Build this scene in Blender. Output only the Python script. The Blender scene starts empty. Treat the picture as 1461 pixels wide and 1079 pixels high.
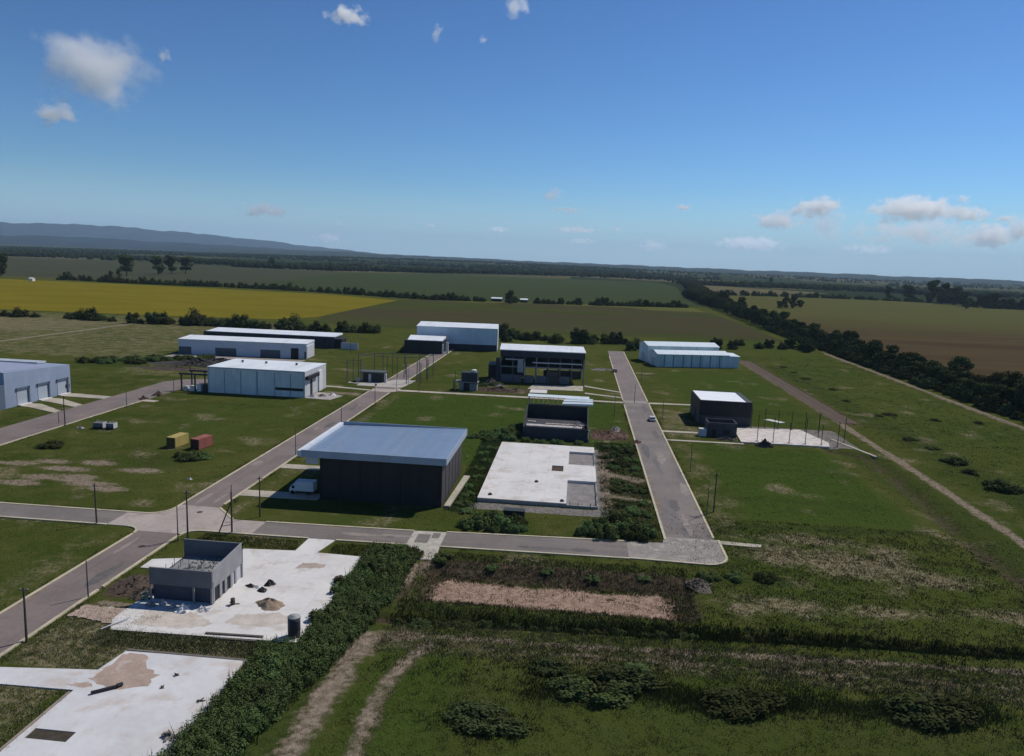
import bpy, math, random
import numpy as np
from mathutils import Vector, Matrix, Quaternion

random.seed(7)
RNG = np.random.default_rng(11)
S = bpy.context.scene
COL = S.collection
R = math.radians

# ------------------------------------------------------------------ camera model
FPX, CH = 1043.0, 50.0
_rho = math.atan(.04); _c, _s = math.cos(_rho), math.sin(_rho)
_th = math.atan((539.5 - 372) * _c / FPX); _ct, _st = math.cos(_th), math.sin(_th)
_yaw = R(4.97)
FW = (-math.sin(_yaw), math.cos(_yaw)); RT = (math.cos(_yaw), math.sin(_yaw))

def ray(px, py):
    u, v = px - 730.5, 539.5 - py
    u, v = _c * u - _s * v, _s * u + _c * v
    a = v * _st + FPX * _ct
    return (u * RT[0] + a * FW[0], u * RT[1] + a * FW[1], v * _ct - FPX * _st)

def at(px, py, z=0.0):
    """ground position seen at a pixel of the photograph"""
    r = ray(px, py); t = (z - CH) / r[2]
    return (r[0] * t, r[1] * t)

cam_d = bpy.data.cameras.new('camera'); cam = bpy.data.objects.new('camera', cam_d); COL.objects.link(cam)
_r = Vector((RT[0], RT[1], 0)); _u = Vector((_st * FW[0], _st * FW[1], _ct))
_d = Vector((_ct * FW[0], _ct * FW[1], -_st))
cx = _c * _r + _s * _u; cy = -_s * _r + _c * _u; cz = -_d
m = Matrix((cx, cy, cz)).transposed().to_4x4(); m.translation = (0, 0, CH)
cam.matrix_world = m
cam_d.sensor_fit = 'HORIZONTAL'; cam_d.sensor_width = 36; cam_d.lens = 36 * FPX / 1461
cam_d.clip_start = .5; cam_d.clip_end = 300000
S.camera = cam

# ------------------------------------------------------------------ light, sky
SUN = Vector((5.7, 5.6, 9.7)).normalized()
el = math.asin(SUN.z); az = math.atan2(SUN.x, SUN.y)
w = bpy.data.worlds.new('World'); S.world = w; w.use_nodes = True
nt = w.node_tree; bg = nt.nodes['Background']
sky = nt.nodes.new('ShaderNodeTexSky'); sky.sky_type = 'NISHITA'; sky.sun_disc = False
sky.sun_elevation = el; sky.sun_rotation = az
sky.altitude = 300; sky.air_density = 1.0; sky.dust_density = .08; sky.ozone_density = 7
vm_ = nt.nodes.new('ShaderNodeVectorMath'); vm_.operation = 'SCALE'; vm_.inputs[3].default_value = .50
gm_ = nt.nodes.new('ShaderNodeGamma'); gm_.inputs[1].default_value = 1.4      # deeper, more saturated blue
nt.links.new(sky.outputs[0], vm_.inputs[0]); nt.links.new(vm_.outputs[0], gm_.inputs[0]); tint = nt.nodes.new('ShaderNodeVectorMath'); tint.operation = 'MULTIPLY'; tint.inputs[1].default_value = (.93, 1.045, 1.04)
nt.links.new(gm_.outputs[0], tint.inputs[0]); # the lowest few degrees of the sky: pale blue air
tcw = nt.nodes.new('ShaderNodeTexCoord'); sxw = nt.nodes.new('ShaderNodeSeparateXYZ'); nt.links.new(tcw.outputs['Generated'], sxw.inputs[0])
mrw = nt.nodes.new('ShaderNodeMapRange'); mrw.interpolation_type = 'SMOOTHSTEP'; nt.links.new(sxw.outputs[2], mrw.inputs[0])
mrw.inputs[1].default_value = 0; mrw.inputs[2].default_value = .105; mrw.inputs[3].default_value = .8; mrw.inputs[4].default_value = 0
mxw = nt.nodes.new('ShaderNodeMix'); mxw.data_type = 'RGBA'; nt.links.new(mrw.outputs[0], mxw.inputs[0]); nt.links.new(tint.outputs[0], mxw.inputs[6]); mxw.inputs[7].default_value = (3.5, 5.5, 7.5, 1)
nt.links.new(mxw.outputs[2], bg.inputs[0]); bg.inputs[1].default_value = .10
sl = bpy.data.lights.new('sun', 'SUN'); sl.energy = 3.6; sl.angle = R(.53); sl.color = (1, .94, .84)
so = bpy.data.objects.new('sun', sl); COL.objects.link(so)
so.rotation_mode = 'QUATERNION'; so.rotation_quaternion = SUN.to_track_quat('Z', 'Y'); so.location = (0, 0, 200)
S.view_settings.view_transform = 'Standard'; S.view_settings.look = 'None'; S.view_settings.exposure = .12; S.view_settings.gamma = 1
S.cycles.volume_bounces = 8; S.cycles.max_bounces = 10; S.cycles.diffuse_bounces = 3
S.cycles.use_adaptive_sampling = True; S.cycles.adaptive_threshold = .01
S.cycles.volume_max_steps = 96

# ------------------------------------------------------------------ materials
MATS = {}
def nodes(name):
    mt = bpy.data.materials.new(name); mt.use_nodes = True
    n = mt.node_tree; b = n.nodes['Principled BSDF']
    return mt, n, b
def N(n, t, **kw):
    x = n.nodes.new(t)
    for k, v in kw.items():
        if k.startswith('i_'): x.inputs[int(k[2:]) if k[2:].isdigit() else k[2:]].default_value = v
        else: setattr(x, k, v)
    return x
def c4(c): return (c[0], c[1], c[2], 1)
def mixc(n, fac, a, b, mode='MIX'):
    x = n.nodes.new('ShaderNodeMix'); x.data_type = 'RGBA'; x.blend_type = mode
    for sock, v in ((x.inputs[0], fac), (x.inputs[6], a), (x.inputs[7], b)):
        if hasattr(v, 'is_linked'): n.links.new(v, sock)
        elif isinstance(v, (int, float)): sock.default_value = v
        else: sock.default_value = c4(v)
    return x.outputs[2]
def math_(n, op, a, b=0.0, c=0.0):
    x = n.nodes.new('ShaderNodeMath'); x.operation = op
    for sock, v in zip(x.inputs, (a, b, c)):
        if hasattr(v, 'is_linked'): n.links.new(v, sock)
        else: sock.default_value = v
    return x.outputs[0]
def ramp(n, v, lo, hi, smooth=True):
    x = n.nodes.new('ShaderNodeMapRange'); x.interpolation_type = 'SMOOTHSTEP' if smooth else 'LINEAR'
    n.links.new(v, x.inputs[0]); x.inputs[1].default_value = lo; x.inputs[2].default_value = hi
    return x.outputs[0]
def noise(n, vec, scale, detail=4, rough=.55, dist=0.0):
    x = n.nodes.new('ShaderNodeTexNoise'); x.inputs['Scale'].default_value = scale
    x.inputs['Detail'].default_value = detail; x.inputs['Roughness'].default_value = rough; x.inputs['Distortion'].default_value = dist
    if vec is not None: n.links.new(vec, x.inputs['Vector'])
    return x.outputs[0]
def pos(n, sc=(1, 1, 1)):
    g = n.nodes.new('ShaderNodeNewGeometry')
    if sc == (1, 1, 1): return g.outputs['Position']
    v = n.nodes.new('ShaderNodeVectorMath'); v.operation = 'MULTIPLY'; n.links.new(g.outputs['Position'], v.inputs[0]); v.inputs[1].default_value = sc
    return v.outputs[0]
def bump(n, b, h, strength, dist):
    x = n.nodes.new('ShaderNodeBump'); x.inputs['Strength'].default_value = strength; x.inputs['Distance'].default_value = dist
    n.links.new(h, x.inputs['Height']); n.links.new(x.outputs[0], b.inputs['Normal'])

def plain(name, c, rough=.75, metal=0.0, var=.25, scale=.35, fine=3.0, dirt=None, dirt_amt=.3, stripe=None, spec=.3, bmp=.15, streak=False, grid=None, aniso=None):
    """painted / concrete / metal surface with uneven tone, dirt patches and optional sheet ribs"""
    if name in MATS: return MATS[name]
    mt, n, b = nodes(name)
    p = pos(n)
    a = noise(n, p, scale, 5, .6); f = noise(n, pos(n, (1, 1, .25)) if streak else p, fine, 3, .6)
    k = math_(n, 'ADD', math_(n, 'MULTIPLY', a, .65), math_(n, 'MULTIPLY', f, .35))
    k = ramp(n, k, .3, .7)
    col = mixc(n, k, [x * (1 - var) for x in c], [min(1, x * (1 + var * .6)) for x in c])
    if dirt:
        d = ramp(n, noise(n, pos(n, aniso or ((1, 1, .35) if streak else (1, 1, 1))), scale * 1.7, 6, .65, .4), .50, .68)
        col = mixc(n, math_(n, 'MULTIPLY', d, dirt_amt), col, dirt)
    if stripe:
        ax, per, amt = stripe
        sx = n.nodes.new('ShaderNodeSeparateXYZ'); n.links.new(p, sx.inputs[0])
        q = math_(n, 'MULTIPLY', sx.outputs[ax], 1.0 / per)
        wn = n.nodes.new('ShaderNodeTexWhiteNoise'); wn.noise_dimensions = '1D'
        n.links.new(math_(n, 'FLOOR', q), wn.inputs['W'])
        col = mixc(n, math_(n, 'MULTIPLY', wn.outputs[0], amt), col, [x * .45 for x in c])
        fr = math_(n, 'FRACT', q)
        jt = math_(n, 'LESS_THAN', fr, .05)
        col = mixc(n, math_(n, 'MULTIPLY', jt, amt), col, [x * .5 for x in c])
    if grid:
        sg = n.nodes.new('ShaderNodeSeparateXYZ'); n.links.new(p, sg.inputs[0]); jw = math_(n, 'MULTIPLY', noise(n, p, 1.3, 2), .5)
        for ax, per, wd, k in grid:
            fr = math_(n, 'FRACT', math_(n, 'MULTIPLY', sg.outputs[ax], 1.0 / per))
            col = mixc(n, math_(n, 'MULTIPLY', math_(n, 'LESS_THAN', fr, wd / per), math_(n, 'ADD', jw, k - .25)), col, [x * .45 for x in c])
    n.links.new(col, b.inputs['Base Color'])
    b.inputs['Roughness'].default_value = rough; b.inputs['Metallic'].default_value = metal
    b.inputs['Specular IOR Level'].default_value = spec
    if bmp: bump(n, b, f, bmp, .05)
    MATS[name] = mt; return mt

def leafmat(name, c1, c2, c3=None, scale=.25):
    mt, n, b = nodes(name)
    g = n.nodes.new('ShaderNodeNewGeometry'); oi = n.nodes.new('ShaderNodeObjectInfo')
    a = ramp(n, noise(n, g.outputs['Position'], scale, 3), .35, .65)
    col = mixc(n, a, c1, c2)
    col = mixc(n, math_(n, 'MULTIPLY', g.outputs['Random Per Island'], .55), col, c3 or c2)
    hs = n.nodes.new('ShaderNodeHueSaturation'); n.links.new(col, hs.inputs['Color'])
    hs.inputs['Saturation'].default_value = .95
    n.links.new(math_(n, 'ADD', math_(n, 'MULTIPLY', oi.outputs['Random'], .6), .7), hs.inputs['Value'])
    n.links.new(math_(n, 'ADD', math_(n, 'MULTIPLY', oi.outputs['Random'], .05), .475), hs.inputs['Hue'])
    n.links.new(hs.outputs[0], b.inputs['Base Color'])
    b.inputs['Roughness'].default_value = .8; b.inputs['Specular IOR Level'].default_value = 0
    MATS[name] = mt; return mt

# ------------------------------------------------------------------ mesh building
def each(name, mat, parent, boxes):
    for q in boxes: MB().box(*q).build(name, mat, parent)
class MB:
    def __init__(s): s.v = []; s.f = []
    def add(s, vs, fs):
        o = len(s.v); s.v += [tuple(x) for x in vs]; s.f += [tuple(i + o for i in f) for f in fs]; return s
    def box(s, x0, x1, y0, y1, z0, z1):
        return s.add([(x0, y0, z0), (x1, y0, z0), (x1, y1, z0), (x0, y1, z0), (x0, y0, z1), (x1, y0, z1), (x1, y1, z1), (x0, y1, z1)],
                     [(3, 2, 1, 0), (4, 5, 6, 7), (0, 1, 5, 4), (1, 2, 6, 5), (2, 3, 7, 6), (3, 0, 4, 7)])
    def prism(s, poly, z0, z1):
        n = len(poly); zt = z1 if isinstance(z1, (list, tuple)) else [z1] * n
        vs = [(p[0], p[1], z0) for p in poly] + [(p[0], p[1], z) for p, z in zip(poly, zt)]
        return s.add(vs, [tuple(range(n - 1, -1, -1)), tuple(range(n, 2 * n))] + [(i, (i + 1) % n, n + (i + 1) % n, n + i) for i in range(n)])
    def sweep(s, prof, x0, x1, axis='x'):
        """profile (list of (y,z)) swept along x from x0 to x1 (or profile (x,z) along y)"""
        n = len(prof)
        mk = (lambda t, p: (t, p[0], p[1])) if axis == 'x' else (lambda t, p: (p[0], t, p[1]))
        vs = [mk(x0, p) for p in prof] + [mk(x1, p) for p in prof]
        return s.add(vs, [tuple(range(n)), tuple(range(2 * n - 1, n - 1, -1))] + [(i, n + i, n + (i + 1) % n, (i + 1) % n) for i in range(n)])
    def tube(s, a, b, r0, r1=None, n=6):
        a, b = Vector(a), Vector(b); r1 = r0 if r1 is None else r1
        d = (b - a).normalized(); q = d.to_track_quat('Z', 'Y'); vs = []
        for p, r in ((a, r0), (b, r1)):
            for i in range(n):
                t = 2 * math.pi * i / n
                vs.append(p + q @ Vector((r * math.cos(t), r * math.sin(t), 0)))
        return s.add(vs, [tuple(range(n - 1, -1, -1)), tuple(range(n, 2 * n))] + [(i, (i + 1) % n, n + (i + 1) % n, n + i) for i in range(n)])
    def beam(s, a, b, w, h=None):
        a, b = Vector(a), Vector(b); h = h or w
        d = (b - a).normalized(); up = Vector((0, 0, 1)) if abs(d.z) < .9 else Vector((0, 1, 0))
        x = d.cross(up).normalized() * w / 2; y = x.normalized().cross(d) * h / 2
        vs = [p + sx * x + sy * y for p in (a, b) for sx, sy in ((-1, -1), (1, -1), (1, 1), (-1, 1))]
        return s.add(vs, [(3, 2, 1, 0), (4, 5, 6, 7), (0, 1, 5, 4), (1, 2, 6, 5), (2, 3, 7, 6), (3, 0, 4, 7)])
    def lathe(s, prof, n=20):
        vs = [(r * math.cos(2 * math.pi * i / n), r * math.sin(2 * math.pi * i / n), z) for r, z in prof for i in range(n)]
        fs = [(j * n + i, j * n + (i + 1) % n, (j + 1) * n + (i + 1) % n, (j + 1) * n + i) for j in range(len(prof) - 1) for i in range(n)]
        return s.add(vs, fs + [tuple(range(n - 1, -1, -1)), tuple((len(prof) - 1) * n + i for i in range(n))])
    def mesh(s, name, mat):
        me = bpy.data.meshes.new(name); me.from_pydata(s.v, [], s.f); me.materials.append(mat); me.update(); return me
    def build(s, name, mat, parent=None, smooth=False):
        me = s.mesh(name, mat)
        if smooth: me.polygons.foreach_set('use_smooth', [True] * len(me.polygons))
        return put(name, me, parent)

def put(name, me, parent=None, loc=(0, 0, 0), rz=0, sc=1):
    o = bpy.data.objects.new(name, me); COL.objects.link(o)
    o.location = loc; o.rotation_euler = (0, 0, rz); o.scale = (sc, sc, sc) if isinstance(sc, (int, float)) else sc
    if parent: o.parent = parent
    return o
def tag(o, label, cat, group=None, kind=None):
    o['label'] = label; o['category'] = cat
    if group: o['group'] = group
    if kind: o['kind'] = kind
    return o
def thing(name, label, cat, loc=(0, 0, 0), rz=0, group=None):
    o = bpy.data.objects.new(name, None); COL.objects.link(o); o.location = loc; o.rotation_euler = (0, 0, rz); o.empty_display_size = .5
    return tag(o, label, cat, group)
def npmesh(name, v, f, mat, smooth=False):
    v = np.asarray(v, np.float32); f = np.asarray(f, np.int32); k = f.shape[1]
    me = bpy.data.meshes.new(name)
    me.vertices.add(len(v)); me.vertices.foreach_set('co', v.ravel())
    me.loops.add(f.size); me.loops.foreach_set('vertex_index', f.ravel())
    me.polygons.add(len(f)); me.polygons.foreach_set('loop_start', np.arange(0, f.size, k, dtype=np.int32))
    if smooth: me.polygons.foreach_set('use_smooth', np.ones(len(f), bool))
    me.materials.append(mat); me.update(calc_edges=True); return me

# ------------------------------------------------------------------ masks on the ground plane
def sstep(a, b, x): t = np.clip((x - a) / (b - a), 0, 1); return t * t * (3 - 2 * t)
def rect(X, Y, x0, x1, y0, y1, f=2.0):
    return sstep(x0 - f, x0 + f, X) * (1 - sstep(x1 - f, x1 + f, X)) * sstep(y0 - f, y0 + f, Y) * (1 - sstep(y1 - f, y1 + f, Y))
def blob(X, Y, cx, cy, rx, ry): return np.clip(1.25 - np.sqrt(((X - cx) / rx) ** 2 + ((Y - cy) / ry) ** 2) * .75, 0, 1)
def pdist(X, Y, pts):
    d = np.full(X.shape, 1e9)
    for (ax, ay), (bx, by) in zip(pts[:-1], pts[1:]):
        dx, dy = bx - ax, by - ay; t = np.clip(((X - ax) * dx + (Y - ay) * dy) / (dx * dx + dy * dy), 0, 1)
        d = np.minimum(d, np.hypot(X - ax - t * dx, Y - ay - t * dy))
    return d
def line(X, Y, pts, w): return np.clip(1.15 - .65 * pdist(X, Y, pts) / w, 0, 1)
def inpoly(X, Y, poly):
    r = np.zeros(X.shape, bool); n = len(poly)
    for i in range(n):
        (x1, y1), (x2, y2) = poly[i], poly[(i + 1) % n]
        c = ((y1 > Y) != (y2 > Y)); xs = (x2 - x1) * (Y - y1) / ((y2 - y1) if y2 != y1 else 1e-9) + x1
        r ^= c & (X < xs)
    return r
def wob(X, Y, s, seed=0):
    o = np.zeros(X.shape)
    r = np.random.default_rng(seed)
    for k in range(7):
        a = r.uniform(0, 6.28); f = (1.0 + k * .55) / s; p = r.uniform(0, 6.28)
        o += np.sin((X * math.cos(a) + Y * math.sin(a)) * f * 6.28 + p) / (1 + k * .35)
    return o / 4.0

DITCH = [(-26, 94.2), (-8, 95.2), (15, 96.6), (39, 98.2), (62, 98.6), (120, 100)]
DITCH2 = [(74.5, 212), (82.5, 205), (80, 170), (77.5, 148), (77, 128), (80, 100)]
BERM = [(155.2, 486), (154.8, 391), (153.8, 318), (153.8, 259), (153.2, 200), (153, 150)]
def height(X, Y):
    near = rect(X, Y, -150, 190, 40, 320, 15)
    h = -.09 + near * .035 * wob(X, Y, 9, 1)
    rough = rect(X, Y, -30, 140, 30, 97, 6)
    h = h + rough * (.10 * wob(X, Y, 6, 2) + .10 * wob(X, Y, 2.3, 3) - .1)
    bas = rect(X, Y, -23, 19, 101, 112.5, 2.2)
    h = h - 1.15 * bas + bas * .07 * wob(X, Y, 3, 4)
    h = h - 1.0 * np.clip(1 - pdist(X, Y, DITCH) / 1.7, 0, 1)
    h = h - .9 * np.clip(1.2 - pdist(X, Y, DITCH2) / 3.2, 0, 1)
    h = h + .35 * np.clip(1 - pdist(X, Y, [(97, 412), (97, 262)]) / 1.4, 0, 1)
    h = h + .75 * np.clip(1.3 - pdist(X, Y, BERM) / 1.5, 0, 1)
    # low far rise under the distant woods
    h = h + 26 * np.exp(-((X + 900) / 1700) ** 2 - ((Y - 5600) / 1500) ** 2) + 6 * np.exp(-((X - 2600) / 2600) ** 2 - ((Y - 6500) / 1700) ** 2)
    return h

# ------------------------------------------------------------------ ground
def grow(a, step, far, k=1.16):
    o = [a]
    while o[-1] < far: step *= k; o.append(o[-1] + step)
    return o[1:]
xs = np.array([-t for t in reversed(grow(130, 1, 29000))] + list(np.arange(-130, 170.01, 1.0)) + grow(170, 1, 29000))
ys = np.array([-t for t in reversed(grow(-56, .5, 2500))] + list(np.arange(56, 130, .5)) + list(np.arange(130, 310.01, 1.0)) + grow(310, 1, 29000))
X, Y = np.meshgrid(xs, ys)
Z = height(X, Y)
idx = np.arange(X.size).reshape(X.shape)
quads = np.stack([idx[:-1, :-1], idx[:-1, 1:], idx[1:, 1:], idx[1:, :-1]], -1).reshape(-1, 4)

lp = [(75, 658), (140, 660), (90, 668), (60, 680), (130, 690), (100, 684), (155, 697), (30, 688), (110, 680), (200, 671), (20, 660)]
dirt = np.zeros(X.shape)
for px, py in lp:
    x, y = at(px, py); dirt = np.maximum(dirt, blob(X, Y, x, y, 5.5, 2.0) * .8)
dirt = np.maximum(dirt, line(X, Y, [(-19.5, 89.8), (-25.5, 88.6), (-26.2, 80), (-26.4, 75), (-27.0, 64), (-28.0, 52)], 2.0) * .70)
dirt = np.maximum(dirt, line(X, Y, [(-17, 89.5), (-19.5, 82), (-20.8, 76), (-20.3, 65), (-20.5, 52)], 1.2) * .62)
dirt = np.maximum(dirt, line(X, Y, [(-24, 90), (0, 90.6), (20, 91.8), (45, 93), (70, 94), (130, 96)], 1.0) * .62)
dirt = np.maximum(dirt, line(X, Y, [(-10, 88.2), (20, 88.8), (60, 89.6), (130, 92)], .6) * .55)
dirt = np.maximum(dirt, line(X, Y, [(90.2, 410), (90.4, 262), (90, 240), (89.6, 196), (88.2, 143), (87, 100)], 1.5) * .80)
dirt = np.maximum(dirt, line(X, Y, [(94.4, 410), (94.8, 300), (94.4, 255)], .6) * .55)
dirt = np.maximum(dirt, line(X, Y, BERM, 1.4) * .92)
dirt = np.maximum(dirt, rect(X, Y, -92, -76, 252, 258, 1.5) * .6)      # turned earth by the white building
dirt = np.maximum(dirt, rect(X, Y, -66, -60, 90.5, 92.3, 1.0) * .8)
dirt = np.maximum(dirt, blob(X, Y, -13, 131, 3, 5) * .65)
dirt = np.maximum(dirt, rect(X, Y, 7.0, 9.5, 146, 196, 1) * .75); dirt = np.maximum(dirt, line(X, Y, [(8, 173), (16, 169)], 2.0) * .75); dirt = np.maximum(dirt, line(X, Y, [(8, 156), (17, 153.5)], 1.4) * .7); dirt = np.maximum(dirt, rect(X, Y, 7.5, 12, 184, 196, 2) * .65)
dirt = np.maximum(dirt, rect(X, Y, 5.5, 18, 203, 208, 2) * .4)
dirt = np.maximum(dirt, rect(X, Y, -185, -128, 318, 328, 1) * .8)
dirt = np.maximum(dirt, line(X, Y, [(27, 388), (40, 391)], 1.4) * .8)
dirt = np.maximum(dirt, line(X, Y, [(27, 345), (39, 347)], 1.0) * .7)
dirt = np.maximum(dirt, line(X, Y, [(-25.5, 104), (-24, 112), (-22, 116)], 1.6) * .6)

straw = np.zeros(X.shape)
for cx_, cy_, rx_, ry_, w_ in ((39, 128, 7, 5, .85), (50, 126, 11, 6, .9), (58, 133, 5, 4, .75), (45, 137, 9, 3, .7), (34, 108, 9, 3, .75), (60, 122, 9, 4, .75), (72, 110, 12, 2.5, .8), (48, 108, 9, 2.4, .65), (27, 106, 3, 3, .7)):
    straw = np.maximum(straw, blob(X, Y, cx_, cy_, rx_, ry_) * w_)
straw = np.maximum(straw, rect(X, Y, -24, 130, 86, 92.5, 1.2) * .42)
straw = np.maximum(straw, rect(X, Y, -67, -38, 75, 92, 1.5) * .62)
straw = np.maximum(straw, rect(X, Y, -85, -77, 60, 118, 3) * .35)
straw = np.maximum(straw, rect(X, Y, -66, -62, 128, 262, 1.5) * .4)
straw = np.maximum(straw, rect(X, Y, 29, 36, 130, 212, 3) * .4)
straw = np.maximum(straw, rect(X, Y, 28, 40, 215, 260, 3) * .5)
straw = np.maximum(straw, rect(X, Y, -190, -105, 268, 300, 6) * .4)
straw = np.maximum(straw, rect(X, Y, -420, -190, 300, 500, 15) * .46); straw = np.maximum(straw, rect(X, Y, -420, -290, 380, 470, 10) * .62)
straw = np.maximum(straw, rect(X, Y, -66, -56, 60, 73, 1.5) * .5)

lush = rect(X, Y, -63, 16, 172, 262, 4) * .8
lush = np.maximum(lush, rect(X, Y, 36, 72, 146, 210, 4) * .85)
lush = np.maximum(lush, rect(X, Y, -120, -80, 180, 240, 12) * .42)
lush = np.maximum(lush, rect(X, Y, 40, 86, 240, 360, 5) * .55)
lush = np.maximum(lush, rect(X, Y, 108, 150, 160, 480, 6) * .42)
lush = np.maximum(lush, rect(X, Y, -24, -10, 55, 88, 4) * .62)
lush = np.maximum(lush, rect(X, Y, -8, 20, 60, 86, 5) * .40)
lush = np.maximum(lush, rect(X, Y, 28, 75, 98, 145, 6) * .42)
lush = np.maximum(lush, rect(X, Y, -50, -20, 127, 133, 1.5) * .45)
lush = np.maximum(lush, rect(X, Y, -58, -38, 284, 330, 5) * .5)
lush = np.maximum(lush, rect(X, Y, 60, 140, 490, 560, 8) * .6)

soil = np.maximum(rect(X, Y, 89.2, 97, 250, 414, .9) * .88, np.clip(1.2 - pdist(X, Y, DITCH2) / 4.4, 0, 1) * .50)
soil = np.maximum(soil, np.clip(1.1 - pdist(X, Y, DITCH) / 1.7, 0, 1) * .8)
soil = np.maximum(soil, rect(X, Y, -67, -57.5, 92.8, 102, 1.5) * .72)
soil = np.maximum(soil, rect(X, Y, -24, 20, 109.8, 116, 1.5) * .75); soil = np.maximum(soil, rect(X, Y, -23, -19, 99, 112, 2) * .7); soil = np.maximum(soil, rect(X, Y, 15, 21, 100, 112, 2) * .6)
soil = np.maximum(soil, rect(X, Y, 5.5, 17, 207, 222, 2) * .85); soil = np.maximum(soil, rect(X, Y, 8, 18, 130, 204, 2) * .5)
soil = np.maximum(soil, rect(X, Y, -38, -18, 273, 286, 3) * .75)
soil = np.maximum(soil, blob(X, Y, -25, 104, 3.5, 6) * .7)
soil = np.maximum(soil, line(X, Y, [(-20, 90), (-25.8, 88.4), (-26.6, 78), (-27.2, 64), (-28.5, 50)], 2.0) * .62)
soil = np.maximum(soil, line(X, Y, [(-17.5, 89), (-20.6, 76), (-20.1, 65), (-20.3, 50)], 1.6) * .6)
soil = np.maximum(soil, rect(X, Y, -24, 130, 87, 92, 1.5) * .4)

weed = rect(X, Y, 6, 17.5, 130, 204, 2) * .7
weed = np.maximum(weed, rect(X, Y, -24, -19, 140, 200, 3) * .6)
weed = np.maximum(weed, rect(X, Y, -24, 22, 112, 118.5, 2) * .55)
weed = np.maximum(weed, rect(X, Y, -39, -25, 55, 116, 2.5) * .9)
weed = np.maximum(weed, rect(X, Y, -26, 140, 96, 99.5, 1.5) * .6)
weed = np.maximum(weed, blob(X, Y, -98, 160, 14, 9) * .6)
weed = np.maximum(weed, rect(X, Y, -16, 40, 70, 84, 5) * .45)
weed = np.maximum(weed, rect(X, Y, -16, 130, 40, 79, 2) * .42)
weed = np.maximum(weed, rect(X, Y, 97, 112, 120, 400, 6) * .62); weed = np.maximum(weed, rect(X, Y, 75, 88, 90, 212, 3) * .62)
for q_ in ([(44, 301), (86, 302)], [(46, 283), (82, 284)], [(42, 318), (70, 319)], [(60, 262), (84, 262)], [(-150, 225), (-90, 226)], [(-60, 200), (-20, 201)], [(36, 186), (70, 187)], [(34, 160), (66, 161)]): weed = np.maximum(weed, line(X, Y, q_, 2.2) * .6)
weed = np.maximum(weed, rect(X, Y, -212, -150, 282, 318, 6) * .75)
weed = np.maximum(weed, line(X, Y, [(30, 140), (42, 143), (60, 144), (72, 146)], 2.5) * .7)
weed = np.maximum(weed, rect(X, Y, -77, 130, 440, 500, 20) * .4)
weed = np.maximum(weed, line(X, Y, [(28, 116), (38, 116.5)], 2.2) * .7)
weed = np.maximum(weed, rect(X, Y, -20, 6, 198, 203.5, 1.5) * .8)

pink = rect(X, Y, -20.5, 17, 101.8, 109.8, 2.6) * .98
gravel = np.maximum(rect(X, Y, -20.5, 7.5, 141.5, 145.5, .8) * .9, rect(X, Y, 5.5, 8.5, 142, 196, .8) * .7)
gravel = np.maximum(gravel, blob(X, Y, -13, 112.3, 7, 1.2) * .42)
gravel = np.maximum(gravel, rect(X, Y, 50, 84, 214, 239, 1.0) * .6)
gravel = np.maximum(gravel, rect(X, Y, -190, -128, 325, 330, 1.0) * .9)
gravel = np.maximum(gravel, rect(X, Y, -92, -80, 245, 258, 2) * .4)

plots = rect(X, Y, -220, 152, 100, 420, 10)
straw = np.maximum(straw, plots * np.clip(wob(X, Y, 34, 90) * .9 - .05, 0, .55)); weed = np.maximum(weed, plots * np.clip(wob(X, Y, 26, 91) * .9 - .08, 0, .5)); straw = np.maximum(straw, plots * np.clip(wob(X, Y, 11, 92) * .8 - .22, 0, .5))
for a in (dirt, straw, lush, soil, weed, pink, gravel): np.clip(a, 0, 1, out=a)

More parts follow.
